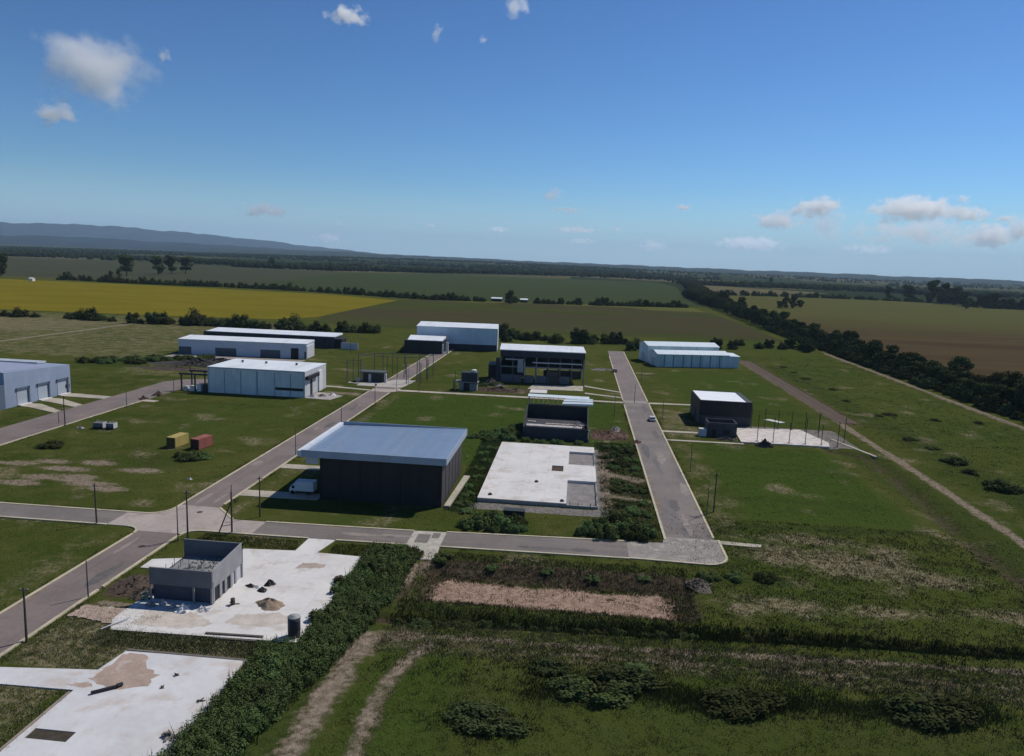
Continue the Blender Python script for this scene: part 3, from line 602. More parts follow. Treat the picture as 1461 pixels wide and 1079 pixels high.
def patchy(name, label, pts, mat, z, jag=.5, seed=1):
    r = random.Random(seed); P_ = []
    for (ax, ay), (bx, by) in zip(pts, pts[1:] + pts[:1]):
        k = max(1, int(math.dist((ax, ay), (bx, by)) / max(.35, jag * .9)))
        for i in range(k):
            t = i / k; P_.append((ax + (bx - ax) * t + r.uniform(-jag, jag) * .5, ay + (by - ay) * t + r.uniform(-jag, jag) * .5))
    me = bpy.data.meshes.new(name); me.from_pydata([(x, y, z) for x, y in P_], [], [tuple(range(len(P_)))]); me.materials.append(mat); me.update()
    return tag(put(name, me), label, 'soil patch', kind='structure')
patchy('spilt_earth', 'pinkish earth spread over the far left corner of the nearest slab', [(-54.3, 73.5), (-53.6, 79.6), (-50.6, 79.7), (-49.5, 77.5), (-47.2, 75.5), (-47.2, 73.4), (-49.5, 72.2), (-52, 72.6)], PINKM, .066, .7)
patchy('spilt_earth', 'thin earth stain on the nearest slab beside the black roll', [(-56.2, 72.2), (-54.2, 73.2), (-53, 72.4), (-54.5, 71.8)], PINKM, .066, .4, 3)
patchy('spilt_earth', 'pale earth ramp joining the street to the block house slab', [(-66.8, 90.3), (-60, 90.5), (-57.5, 88.5), (-58.6, 85.8), (-61, 86.2), (-66.8, 87.2)], PINKM, .03, .5, 5)
patchy('spilt_earth', 'rusty stain on the slab far behind the sand heap', [(-42.9, 107.3), (-38.6, 108.0), (-38.9, 109.6), (-42.4, 109.6)], plain('rust_stain', (.38, .31, .26), .9, var=.2), .056, .6, 7)
EARTHS = plain('earth_smear', (.50, .45, .40), .9, var=.2, scale=.5, dirt=(.36, .29, .24), dirt_amt=.6)
patchy('spilt_earth', 'earth smear on the slab in front of the block house', [(-57.5, 86.4), (-50, 86.3), (-46.5, 88.2), (-50.5, 90.6), (-57, 90.2)], EARTHS, .055, .5, 9)
patchy('spilt_earth', 'earth smear on the slab between the drum and the tank', [(-45.5, 88.6), (-40, 88.4), (-35.5, 91.0), (-39.5, 92.6), (-45, 91.2)], EARTHS, .055, .5, 19)

patchy('rutted_track', 'brown rutted earth strip running away beside the right meadow', patchy_q, plain('rutted_earth', (.105, .068, .042), .95, var=.35, scale=.25, fine=1.5, stripe=(0, .8, .9), dirt=(.17, .125, .085), dirt_amt=.5, aniso=(2.0, .12, 1)), .035, .5, 41)['category'] = 'track'
PD = plain('patch_dark', (.120, .110, .108), .9, var=.3, scale=.5); PL = plain('patch_light', (.25, .215, .195), .9, var=.25, scale=.5); PE = plain('patch_earth', (.20, .155, .12), .95, var=.35, scale=.7)
r_ = random.Random(17)
for k in range(34):
    which = r_.random(); m_ = (PD, PL, PE)[k % 3]
    if which < .42: x_, y_ = (XL + .6 + r_.random() * 6.2, r_.uniform(62, 258)); a_, b_ = r_.uniform(.4, 1.2), r_.uniform(1.5, 6)
    elif which < .8: x_, y_ = (19.2 + r_.random() * 7.2, r_.uniform(136, 262)); a_, b_ = r_.uniform(.4, 1.3), r_.uniform(1.5, 8)
    else: x_, y_ = (r_.uniform(-52, 6), 0); y_ = 121.4 + (x_ + 56) * .018 + r_.random() * 4; a_, b_ = r_.uniform(1.5, 5), r_.uniform(.4, 1.0)
    if 116 < y_ < 132 and which < .8: continue
    if m_ is PE and which < .8: x_ = r_.choice((XL + .5, XR - .6)) if which < .42 else r_.choice((19.0, 26.9)); a_ = .55
    patchy('road_patch', ('darker worn patch', 'paler worn patch', 'earth washed')[k % 3] + ' on the ' + ('left street' if which < .42 else 'right street' if which < .8 else 'grey cross street'), [(x_ + a_ * math.cos(t) * r_.uniform(.7, 1.1), y_ + b_ * math.sin(t) * r_.uniform(.7, 1.1)) for t in [i * .63 for i in range(10)]], m_, .0245 + k * .0005, min(a_, b_) * .35, k)
for (px, py, lb) in ((285, 731, 'round manhole cover at the crossing of the streets'), (202, 780, 'round manhole cover on the left street below the crossing')):
    o = MB().lathe([(.55, 0), (.55, .012), (.45, .016), (.05, .016)], 18).build('manhole_cover', plain('manhole_iron', (.05, .045, .042), .7)); o.location = (*at(px, py), .028); tag(o, lb, 'manhole cover')
# raised white slab in the middle
fd = thing('foundation_slab', 'raised white building slab with two unfilled grey bays on its right', 'foundation', (-19, 146.2, 0))
x1, y1_, hz_ = 25.2, 48.6, .75
fb = MB()
hole = (14.6, 17.4, 23.4, 28.2)
fb.box(0, 18.6, 0, 23.4, -.4, hz_).box(0, 14.6, 23.4, 28.2, -.4, hz_).box(17.4, 18.6, 23.4, 28.2, -.4, hz_).box(0, 18.6, 28.2, y1_, -.4, hz_)
fb.box(18.6, x1, 16.6, 30.0, -.4, hz_).box(18.6, x1, 42.6, y1_, -.4, hz_)
fb.build('slab', SLABW, fd)
MB().box(18.62, x1 - .3, .3, 16.58, -.35, .12).box(18.62, x1 - .3, 30.02, 42.58, -.35, .2).build('unfilled_bay', PAD, fd)
MB().box(14.62, 17.38, 23.42, 28.18, -.3, .52).build('pit_bottom', plain('pit_brown', (.07, .045, .03), .95, var=.4), fd)
MB().box(-.05, 18.7, -.12, -.02, -.4, hz_ - .06).build('side_wall', SLABS, fd)
MB().box(18.62, x1, -.12, .28, -.4, .45).box(x1 - .28, x1, .3, 16.5, -.4, .5).box(x1 - .28, x1, 30.05, 42.5, -.4, .5).build('low_wall', SLABS, fd)
rb = MB()
for i in range(46):
    e_ = random.random(); x_ = x1 - .15 if e_ < .6 else random.uniform(18.8, x1); y_ = random.choice((random.uniform(.4, 16.4), random.uniform(30.2, 42.4))) if e_ < .6 else .08
    rb.tube((x_, y_, .4), (x_ + random.uniform(-.1, .1), y_, random.uniform(.9, 1.3)), .03, n=4)
rb.build('rebar', plain('rebar', (.10, .055, .04), .8), fd)
for (x_, y_, lb) in ((-2.6 + 19 - 4.8, 13.6, 'small dark lump lying on the white slab'), (-16.6 + 19, 2.4, 'small dark lump near the front left corner of the white slab'), (17.7, 1.2, 'dark pile of blocks at the corner of the unfilled bay')):
    o = MB().lathe([(.5, 0), (.42, .25), (.15, .45)], 7).build('rubble_lump', plain('lump', (.06, .055, .05), .9)); o.location = (-19 + x_, 146.2 + y_, hz_ if x_ < 18 else .75); tag(o, lb, 'lump')

# small pale slab under the bare columns at right
sheet('path', 'white concrete slab under the bare columns at right', [(49.5, 214.2), (74.8, 214.6), (76.2, 220), (72.5, 236), (51.0, 233)], plain('slab_bits', (.58, .53, .49), .85, var=.25, scale=.5, fine=1.2, dirt=(.36, .28, .24), dirt_amt=.75), z=.25)
sheet('path', 'pale floor slab in front of the roofed shell', [(-18.5, 285.2), (-11, 285.6), (3.5, 287), (3.5, 299), (-17, 296)], plain('slab_bits2', (.42, .38, .33), .9, var=.3, scale=.35, dirt=(.15, .13, .09), dirt_amt=.8), z=.06)
sheet('path', 'small white ramp down to the footpath before the roofed shell', [(-17.2, 277.5), (-10.4, 277.8), (-10.6, 285), (-17, 285)], SLABW, z=.04)

# ================================================================== buildings
BLK = plain('black_sheet', (.024, .023, .027), .6, var=.2, scale=.3, stripe=(0, 1.1, .35), spec=.35)
BLKY = plain('sunlit_side_sheet', (.062, .056, .060), .65, var=.2, scale=.3, stripe=(1, 1.1, .35))  # lighter copy of the black sheet, sunlight put into its tone
ROOFB = plain('sky_tinted_roof', (.225, .305, .42), .42, metal=.25, var=.10, scale=.10, fine=.8, stripe=(0, 1.0, .12), spec=.5, bmp=.03, dirt=(.30, .33, .38), dirt_amt=.4, aniso=(1.5, .14, 1))  # blue of the reflected sky put into the metal's base colour
FASC = plain('fascia_metal', (.34, .40, .49), .55, metal=.15, var=.08, scale=.2, stripe=(0, 3.0, .15))
WHR = plain('white_roof', (.72, .76, .80), .5, var=.09, scale=.12, fine=.7, dirt=(.52, .52, .50), dirt_amt=.45, aniso=(1.4, .15, 1), stripe=(0, 1.0, .07))
WHW = plain('white_panel', (.72, .74, .74), .7, var=.10, scale=.2, fine=1.2, stripe=(0, 6.0, .14), dirt=(.42, .44, .46), dirt_amt=.3, streak=True)
WHS = plain('white_side', (.50, .50, .52), .7, var=.12, scale=.3)
DKO = plain('dark_opening', (.018, .020, .026), .6, var=.3, bmp=0)
DKB = plain('dark_blue_wall', (.040, .046, .062), .7, var=.25, scale=.3, stripe=(0, 1.5, .25))
BLUW = plain('pale_blue_sheet', (.60, .70, .80), .6, var=.10, scale=.15, fine=.8, stripe=(0, 2.0, .15))
TEAL = plain('light_blue_sheet', (.62, .74, .76), .55, var=.12, scale=.2, fine=.8, stripe=(0, 1.7, .5), streak=True)
TEALR = plain('light_blue_roof', (.66, .74, .78), .45, var=.08, scale=.2, stripe=(0, 1.0, .1))
LEFTW = plain('blue_grey_sheet', (.28, .335, .45), .55, var=.12, scale=.12, fine=.9, stripe=(1, 2.4, .12), streak=True)
CBLK = plain('concrete_block', (.25, .25, .265), .9, var=.2, scale=.5, fine=2.5, dirt=(.17, .165, .17), dirt_amt=.5)
CBLKD = plain('dark_block', (.085, .085, .095), .9, var=.25, scale=.5, fine=2.5, dirt=(.05, .05, .06), dirt_amt=.5)
GRVD = plain('loose_stone', (.13, .145, .14), .95, var=.5, scale=1.4, fine=3.5)
WHT = plain('white_paint', (.68, .68, .68), .6, var=.1)
STL = plain('grey_steel', (.11, .12, .12), .55, metal=.3, var=.2)
STLD = plain('dark_steel', (.045, .045, .048), .6, metal=.2, var=.2)
CONC = plain('raw_concrete', (.26, .255, .25), .9, var=.25, scale=.6)
WOOD = plain('pole_wood', (.075, .062, .052), .9, var=.3, scale=1)

# --- black warehouse with blue grey roof
t = thing('warehouse', 'black warehouse with an overhanging blue grey roof beside the left street', 'warehouse', (-51, 140.8, 0))
L_, D_, H_ = 25.4, 24.6, 9.2
MB().box(0, L_ - .12, 0, D_, -.3, H_).build('wall', BLK, t)
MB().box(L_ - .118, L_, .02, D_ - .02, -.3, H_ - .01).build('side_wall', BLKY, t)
MB().prism([(-3.3, -1.2), (L_ + .9, -1.2), (L_ + .9, D_ + 1.0), (-3.3, D_ + 1.0)], H_ + .02, [H_ + .55, H_ + 1.25, H_ + 1.25, H_ + .55]).build('roof', ROOFB, t)
MB().box(-3.45, L_ + 1.0, -1.42, -1.22, H_ - .15, H_ + 1.32).build('fascia', FASC, t)
MB().box(-3.45, L_ + 1.0, D_ + 1.02, D_ + 1.2, H_ - .15, H_ + 1.36).build('parapet', FASC, t)
g = MB().box(-4.3, -3.32, -1.2, D_ + 1.0, H_ - .15, H_ + 1.1)
g.build('gutter', plain('gutter_white', (.66, .70, .76), .5, var=.1, stripe=(1, 1.6, .2)), t)
MB().box(L_ + .92, L_ + 1.06, -1.2, D_ + 1.0, H_ - .15, H_ + 1.28).build('edge_trim', FASC, t)
each('canopy_support', WHS, t, [(-2.6, -.02, 12.2, 12.6, -.3, H_), (-2.6, -.02, -.9, -.6, H_ - 1.6, H_)])
for x_ in range(1, 7): MB().box(x_ * 4.2 - .12, x_ * 4.2 + .12, -.09, -.005, 0, H_ - .3).build('wall_rib', plain('rib_black', (.026, .025, .029), .6), t)
for x_ in (.25, L_ - .5): MB().tube((x_, -.14, 0), (x_, -.14, H_ - .2), .09, n=8).build('downpipe', plain('rib_black', (.042, .041, .046)), t)
for y_ in range(1, 6): MB().box(L_ + .005, L_ + .07, y_ * 4.1 - .1, y_ * 4.1 + .1, 0, H_ - .3).build('wall_rib', plain('rib_sunlit', (.075, .07, .073), .6), t)  # side ribs toned lighter than the front ones, for the sunlit face
for k in range(1, 11):
    xx = -3.3 + k * 2.7; zz = H_ + .55 + .7 * min(1, (xx + 3.3) / (L_ + 4.2)); 
    MB().prism([(xx, -1.15), (xx + .1, -1.15), (xx + .1, D_ + .95), (xx, D_ + .95)], H_ + .1, [zz * 0 + H_ + .55 + .70 * (xx + 3.3) / (L_ + 4.2) + .05] * 4).build('roof_seam', ROOFB, t)
for y_ in (2.5, 13.5): MB().box(-.08, -.005, y_, y_ + 4.6, 0, 5).build('door', WHT, t)

# --- white flat roofed warehouse
t = thing('warehouse', 'white flat roofed warehouse with a dark low window strip', 'warehouse', (-128.6, 243.2, 0))
L_, D_, H_ = 35.2, 21.5, 8.9
MB().box(0, L_, 0, D_, -.3, H_).build('wall', WHW, t)
MB().box(L_ + .005, L_ + .06, .05, D_ - .05, -.3, H_ - .02).build('end_wall', WHS, t)
MB().box(-.1, L_ + .12, -.1, D_ + .1, H_ + .005, H_ + .25).build('roof', WHR, t)
MB().box(24.6, L_ - .3, -.07, -.005, 2.1, 3.1).build('window_strip', DKO, t)
for x_ in (6, 12, 18, 24.3, 30): MB().box(x_, x_ + .22, -.06, -.005, 0, H_ - .8).build('panel_joint', plain('joint', (.20, .25, .31), .8), t)
MB().box(L_ + .065, L_ + 1.2, .4, 11.5, 6.1, 7.3).build('canopy', DKO, t)
MB().box(L_ + .065, L_ + .12, 5.0, 7.2, 0, 5.6).build('door', DKO, t)
MB().box(L_ + .065, L_ + .5, 13.0, 16.5, 0, 7.6).build('side_door', WHT, t)

MB().box(-.15, L_ + .15, -.24, -.105, H_ - .12, H_ + .1).build('gutter', plain('gutter_grey', (.40, .43, .46), .5), t)
for x_ in (.4, 17.8, L_ - .4): MB().tube((x_, -.16, 0), (x_, -.16, H_ - .12), .08, n=8).build('downpipe', plain('gutter_grey', (.40, .43, .46)), t)
for x_ in (6.5, 15.5, 27): MB().lathe([(.35, H_ + .25), (.35, H_ + .7), (.55, H_ + .75), (.5, H_ + .95), (.1, H_ + 1.1)], 12).build('roof_vent', STL, t).location = (x_, 13.5, 0)
# --- long low white building with garage doors
t = thing('warehouse', 'long low white building with dark garage openings', 'warehouse', (-188.3, 329.6, 0), R(4.5))
L_, D_, H_ = 61, 13, 6.9
MB().box(0, L_, 0, D_, -.5, H_).build('wall', plain('white_wall', (.58, .615, .68), .75, var=.1, scale=.15), t)
MB().prism([(-.2, -.2), (L_ + .2, -.2), (L_ + .2, D_), (-.2, D_)], H_ + .01, [H_ + .3, H_ + .3, H_ + .9, H_ + .9]).build('roof', WHR, t)
for a, b in ((-.3, 6), (17.5, 27.5), (39, 48.5)):
    MB().box(max(a, .1), b, -.08, -.005, -.1, 3.6).build('garage_door', plain('slate_door', (.10, .115, .14), .7, var=.2), t)
MB().box(53.6, 57.2, -.08, -.005, -.1, 4.9).build('door', DKO, t)
MB().box(60.0, L_ - .1, -.08, -.005, -.1, 3.4).build('door', plain('slate_door', (.1, .115, .14)), t)
MB().box(L_ + .005, L_ + .2, .3, D_ - .4, 0, 5.9).build('end_wall', WHS, t)

# --- long dark shed behind it
t = thing('warehouse', 'long dark shed with a white roof edge, behind the low white building', 'warehouse', (-200.5, 376, 0), R(1.2))
L_, D_, H_ = 72, 14, 6.0
MB().box(0, L_, 0, D_, -.5, H_).build('wall', DKB, t)
MB().prism([(1.5, -.2), (L_ + .2, -.2), (L_ + .2, D_), (1.5, D_)], H_ + .01, [H_ + .25, H_ + .25, H_ + .95, H_ + .95]).build('roof', WHR, t)
MB().box(L_ + .01, L_ + 3.8, 1, 9, -.5, 5.0).build('gateway', DKO, t)
MB().box(L_ + 3.85, L_ + 13, -1.0, -.6, -.5, 3.5).build('yard_wall', WHS, t)

# --- blue grey shed with three doors at the left edge
t = thing('warehouse', 'blue grey shed with three white doors at the left edge', 'warehouse', (-170, 201, 0))
D_, L_ = 28.6, 46
pr = [(-L_, 9.2), (-L_ + 1, 9.6), (-23, 11.2), (0, 10.6), (0, -.3), (-L_, -.3)]
MB().prism([(-L_, 0), (0, 0), (0, D_), (-L_, D_)], -.3, [11.2, 10.9, 9.5, 9.9]).build('wall', LEFTW, t)
MB().box(-L_, -8, D_ - 4.5, D_ - .4, 9.9, 10.4).build('roof_monitor', plain('pale_monitor', (.42, .47, .52), .6), t)
MB().prism([(-L_ + .4, .4), (-1.2, .4), (-1.2, D_ - 5), (-L_ + .4, D_ - 5)], 9.4, [11.36, 11.06, 9.9, 10.2]).build('roof', plain('lilac_roof', (.30, .33, .44), .5, var=.1, stripe=(0, 1, .1)), t)
MB().box(-L_, .02, -9, -.02, -.3, 7.2).build('annex_or_shade_block', plain('shade_blue_wall', (.12, .16, .22), .65, var=.12, stripe=(0, 2, .2)), t)  # darker blue carries the shade of the near face
for y_ in (4.6, 13.4, 22.2):
    d = MB().box(.01, .10, y_, y_ + 4.4, 0, 4.8).build('door', plain('door_leaf', (.36, .40, .46), .6, var=.15), t)
    MB().box(.02, .45, y_ + 4.42, y_ + 5.0, 0, 5.4).box(.02, .45, y_ - .35, y_ + 5.0, 4.85, 5.45).build('door_frame', plain('frame_slate', (.10, .13, .18), .6), d)
    MB().box(.12, 1.3, y_ - .2, y_ + 4.6, 0, .25).build('threshold', SLABW, d)
MB().box(.01, .15, 27.2, 27.9, 1.8, 3.0).build('window', DKO, t)
MB().box(.01, .15, 25.9, 26.5, 1.8, 3.0).build('window', DKO, t)

# --- tall pale blue shed in the middle distance
t = thing('warehouse', 'tall pale blue shed with a dark base, behind the small black shed', 'warehouse', (-88.2, 396.5, 0), R(5))
L_, D_, H_ = 44.3, 20, 12.2
MB().box(0, L_, 0, D_, 3.3, H_).build('wall', BLUW, t)
MB().box(.15, L_ - .4, .15, D_ - .1, -.5, 3.28).build('base_wall', DKB, t)
MB().prism([(-.3, -.3), (L_ + .3, -.3), (L_ + .3, D_), (-.3, D_)], H_ + .01, [H_ + .3, H_ + .3, H_ + 1.2, H_ + 1.2]).build('roof', WHR, t)
MB().box(L_ + .005, L_ + .4, -.2, D_ - .3, -.5, H_ - .01).build('end_wall', WHT, t)

# --- small black shed with white roof in front of it
t = thing('shed', 'small black shed with a white roof before the pale blue shed', 'shed', (-90.2, 375.8, 0), R(3))
L_, D_, H_ = 20, 17, 6.6
MB().box(0, L_, 0, D_, -.5, H_).build('wall', BLK, t)
MB().prism([(1.6, .6), (L_ - .2, .6), (L_ - .2, D_ - .1), (.2, D_ - .1)], H_ + .01, [H_ + .3, H_ + .3, H_ + 1.1, H_ + 1.1]).build('roof', WHR, t)
MB().box(L_ + .01, L_ + .6, -.3, .6, -.3, 5.2).box(L_ + 1.8, L_ + 3.0, 2, 3, -.3, 6.0).build('door_pier', WHT, t)
MB().box(L_ + .01, L_ + .1, .8, 6, 0, 4.6).build('door', DKO, t)

# --- roofed shell under construction
t = thing('building_shell', 'tall roofed shell with open concrete storeys and columns', 'building', (-31.2, 300, 0), R(4))
L_, D_, H_ = 35.0, 15.5, 13.2
MB().prism([(-.4, -.5), (L_ + .4, -.5), (L_ + .4, D_ + .5), (-.4, D_ + .5)], H_ + .02, [H_ + .35, H_ + .35, H_ + 1.0, H_ + 1.0]).build('roof', WHR, t)
MB().box(-.1, L_ + .1, -.1, .15, 10.6, H_).build('front_panel', DKB, t)
each('end_panel', DKB, t, [(-.1, .1, .2, D_, 3.0, H_), (L_ - .1, L_ + .1, .2, D_, 7.0, H_)])
MB().box(.2, L_ - .2, D_ - .25, D_, 6.4, H_).build('rear_panel', DKB, t)
each('rear_block_wall', CBLKD, t, [(.3, 10.5, D_ - .3, D_ - .05, 0, 6.3), (18.5, L_ - .3, D_ - .3, D_ - .05, 0, 3.4)])
MB().box(.15, L_ - .15, .3, D_ - .3, 6.2, 6.65).build('floor_slab', CBLKD, t)
MB().box(0, L_, -.12, .25, 6.25, 6.7).build('edge_beam', CBLK, t)
for i in range(8):
    x_ = i * (L_ - .5) / 7
    MB().box(x_, x_ + .5, -.1, .4, -.4, 10.58).build('column', CONC if i in (3, 7) else STL, t)
    MB().box(x_ + .02, x_ + .48, D_ - .8, D_ - .32, -.4, 6.18).build('column', CBLKD, t)
for a, b in ((.6, 9.0), (10.2, 14.2), (15.2, 19.4), (24.6, 29)):
    MB().box(a, b, .05, .28, -.3, 3.1).build('block_wall', plain('mid_block', (.15, .15, .165), .9, var=.25, scale=.6), t)
MB().box(20, 24.2, .05, .28, -.3, 5.0).build('block_wall', plain('brown_block', (.10, .085, .075), .9, var=.3), t)
each('pale_rail', WHS, t, [(13.4, L_ - 1.2, -.14, .12, 8.25, 8.75), (2.0, 8.2, -.14, .12, 9.3, 9.75)])
MB().box(7.2, 9.6, -.42, -.16, 4.2, 9.8).build('tarpaulin', plain('tarp', (.36, .37, .40), .7, var=.3, scale=.8), t)
MB().box(9.9, 10.4, -.35, -.2, 3.0, 8.8).build('tarpaulin', plain('tarp', (.36, .37, .40)), t)
MB().box(-5.0, -.15, 2, D_ - 3, -.4, 6.6).build('annex_or_shade_block', DKO, t)  # added black block standing for the dark shade at the side wall
MB().box(-1.8, -.3, -.6, 1.6, -.4, 9.8).build('stair_tower', DKB, t)

# --- half roofed black walled house shell
t = thing('building_shell', 'half roofed black walled shell standing behind the white slab', 'building', (-14.0, 203.8, 0))
L_, D_ = 18.6, 21.5
MB().box(0, L_, 0, .3, -.3, 3.4).build('front_wall', DKB, t)
MB().prism([(0, .32), (.3, .32), (.3, D_), (0, D_)], -.3, [3.4, 3.4, 8.6, 8.6]).prism([(L_ - .3, .32), (L_, .32), (L_, D_), (L_ - .3, D_)], -.3, [3.4, 3.4, 8.6, 8.6]).build('side_wall', DKB, t)
MB().box(.32, L_ - .32, 14.6, 14.9, 3.2, 7.0).build('inner_wall', BLK, t)  # black sheet stands for the shaded inside of the back wall
MB().box(.32, L_ - .32, D_ - .3, D_, -.3, 6.0).build('rear_wall', DKB, t)
MB().box(.32, L_ - .32, 3.2, 14.58, 2.9, 3.15).build('floor_slab', plain('dark_slab', (.055, .055, .065), .9, var=.3), t)
each('formwork', plain('form_boards', (.52, .47, .44), .9, var=.5, scale=1.2, dirt=(.09, .07, .065), dirt_amt=.9), t, [(.8, L_ - 1.8, 1.5, 3.9, 3.18, 3.42), (6.2, L_ - 1.4, 5.2, 6.1, 3.18, 3.42), (.9, 3.2, 7.2, 7.9, 3.18, 3.42)])
jb = MB()
for i in range(26):
    x_, y_ = random.uniform(12, L_ - 1), random.uniform(2, 7); jb.beam((x_, y_, 3.4), (x_ + random.uniform(-1.2, 1.2), y_ + random.uniform(-.8, .8), 3.4 + random.uniform(0, 1.0)), .14)
jb.build('loose_boards', plain('loose_boards', (.40, .36, .34), .9, var=.4), t)
for k in range(7): MB().beam((.3 + k * 1.5, 14.7, 7.35), (.3 + k * 1.5, D_ - .1, 8.7), .14, .25).build('rafter', plain('green_steel', (.075, .095, .075), .6), t)
MB().prism([(-.2, D_ - 2.0), (L_ + .2, D_ - 2.0), (L_ + .2, D_ + .4), (-.2, D_ + .4)], 8.55, [8.62, 8.62, 9.0, 9.0]).build('roof_sheet', TEALR, t)
for k, (xa, ya, yb) in enumerate(((10.6, 15.0, 16.2), (10.9, 16.9, 17.9), (11.3, 18.3, 18.9))):
    za, zb = 7.0 + (ya - 13) * .22, 7.0 + (yb - 13) * .22
    MB().prism([(xa, ya), (L_ + 1.4, ya + .6), (L_ + 1.2, yb + .7), (xa + .2, yb)], 6.9 + (ya - 13) * .2, [za + .3, za + .45, zb + .45, zb + .3]).build('roof_sheet', TEALR, t)
MB().box(L_ + .05, L_ + .4, -.2, 10, -.2, .45).box(L_ + .05, L_ + .4, -.3, .1, -.2, 3.3).build('pale_edge', plain('pale_edge', (.42, .40, .37), .9, var=.3), t)

# --- twin light blue sheds at right
def gable(parent, x0, x1, y0, y1, e, r, wall, roof):
    ym = (y0 + y1) / 2
    MB().sweep([(y0, -.5), (y1, -.5), (y1, e), (ym, r), (y0, e)][::-1], x0, x1).build('wall', wall, parent)
    MB().sweep([(y0 - .3, e + .01), (ym, r + .03), (y1 + .3, e + .01), (y1 + .3, e + .22), (ym, r + .25), (y0 - .3, e + .22)][::-1], x0 - .25, x1 + .25).build('roof', roof, parent)
t = thing('warehouse', 'nearer of the twin light blue sheds at the right', 'warehouse', (41.0, 371.5, 0), R(14))
gable(t, 0, 38.5, 0, 12, 6.2, 7.7, TEAL, TEALR)
for x_ in (3.5, 8.2, 13.5, 18, 22.6, 28, 33): MB().box(x_, x_ + .5, -.09, -.005, 0, 6.0).build('wall_rib', plain('rib_blue', (.15, .22, .28), .6), t)
MB().box(38.8, 44.2, .5, 9, -.5, 5.6).build('annex_or_shade_block', TEAL, t)
MB().prism([(38.8, .2), (44.6, .2), (44.6, 9.2), (38.8, 9.2)], 5.62, [6.0, 5.8, 6.6, 6.9]).build('annex_roof', TEALR, t)
MB().box(-.12, -.01, 3.5, 8.5, 0, 4.2).build('door', WHS, t)
t = thing('warehouse', 'farther of the twin light blue sheds at the right', 'warehouse', (37.4, 386.5, 0), R(14))
gable(t, 0, 39.5, 0, 14, 8.6, 10.2, TEAL, TEALR)
MB().box(-.12, -.01, 4, 10, 0, 4.6).build('door', WHS, t)

# --- black cube with bright white roof
t = thing('building', 'black box building with a bright white roof right of the street', 'building', (40.8, 237.6, 0))
L_, D_, H_ = 16.6, 19, 7.9
MB().box(.0, L_, 0, D_, 2.9, H_ - .6).build('wall', BLK, t)
MB().box(.05, L_ - .05, .05, D_ - .05, -.3, 2.88).build('base_wall', CBLKD, t)
MB().box(0, L_, 0, .3, H_ - .58, H_).box(0, .3, .32, D_, H_ - .58, H_).box(L_ - 1.7, L_, .32, D_, H_ - .58, H_ - .03).box(.32, L_ - 1.72, D_ - .3, D_, H_ - .58, H_).build('parapet', BLK, t)
MB().box(.4, L_ - 1.8, .35, D_ - .35, H_ - .57, H_ - .12).build('roof', plain('bright_roof', (.80, .82, .84), .5, var=.05), t)
MB().box(-.06, -.005, 7, 11, 0, 3.8).build('door', DKO, t)
t = thing('hut', 'small dark block annex in front of the black box building', 'hut', (40.8, 220.4, 0))
MB().box(0, 8.6, 0, .3, -.3, 4.2).box(0, .3, .32, 5.4, -.3, 4.2).box(8.3, 8.6, .32, 5.4, -.3, 4.3).box(0, 8.6, 5.42, 5.7, -.3, 4.4).build('wall', plain('sooty_block', (.085, .075, .085), .9, var=.3, scale=.6, stripe=(2, .8, .2)), t)
MB().box(.32, 8.28, .32, 5.4, 2.9, 3.1).build('floor_slab', CBLKD, t)
each('opening', DKO, t, [(1.2, 2.4, -.06, -.005, 0, 2.2), (4.6, 6.6, -.06, -.005, .9, 2.2)])
MB().box(-2.6, -.4, -.6, 1.2, -.2, 2.2).build('pale_block_stack', WHS, t)

# --- grey block house at lower left
t = thing('block_house', 'unfinished grey concrete block house on the near slab', 'house', (-58.8, 93.2, 0))
L_, D_ = 9.3, 9.6
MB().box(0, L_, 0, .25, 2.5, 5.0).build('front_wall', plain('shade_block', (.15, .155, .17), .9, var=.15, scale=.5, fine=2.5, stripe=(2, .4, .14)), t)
each('column', CONC, t, [(0, .25, .02, .24, -.1, 2.48), (L_ - .25, L_, .02, .24, -.1, 2.48), (6.4, 6.65, .02, .24, -.1, 2.48)])
MB().box(.26, L_ - .27, .55, .75, -.1, 2.48).build('recessed_wall', plain('recess', (.07, .075, .10), .9, var=.3), t)  # shade of the lower front put into this dark blue
rw_ = MB()
SEG = [(.27, .8, 0, 0), (.8, 2.3, 2.3, 0), (2.3, 3.0, 0, 0), (3.0, 3.8, 2.2, 0), (3.8, 4.5, 0, 0), (4.5, 5.6, 2.2, 0), (5.6, 6.2, 0, 0), (6.2, 7.0, 2.2, 0), (7.0, 7.5, 0, 0), (7.5, 9.2, 2.4, 0), (9.2, D_, 0, 0)]
for a, b, z0, _ in SEG: rw_.prism([(L_ - .25, a), (L_, a), (L_, b), (L_ - .25, b)], z0 if z0 else -.1, [5.0 + .06 * a, 5.0 + .06 * a, 5.0 + .06 * b, 5.0 + .06 * b])
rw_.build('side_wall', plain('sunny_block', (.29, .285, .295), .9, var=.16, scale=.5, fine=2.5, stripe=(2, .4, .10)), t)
for a, b, z0, _ in SEG:
    if z0: MB().box(L_ - .24, L_ - .14, a + .03, b - .03, -.05, z0 - .05).build('opening', DKO if a < 6 else WHS, t)
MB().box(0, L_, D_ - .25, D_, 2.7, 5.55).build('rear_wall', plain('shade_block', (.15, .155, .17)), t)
MB().box(0, L_, D_ - .26, D_ - .01, -.1, 2.68).build('rear_base_wall', CBLKD, t)
MB().box(.6, L_ - .27, 2.9, D_ - .27, 2.75, 2.98).build('floor_slab', CBLK, t)
st = MB()
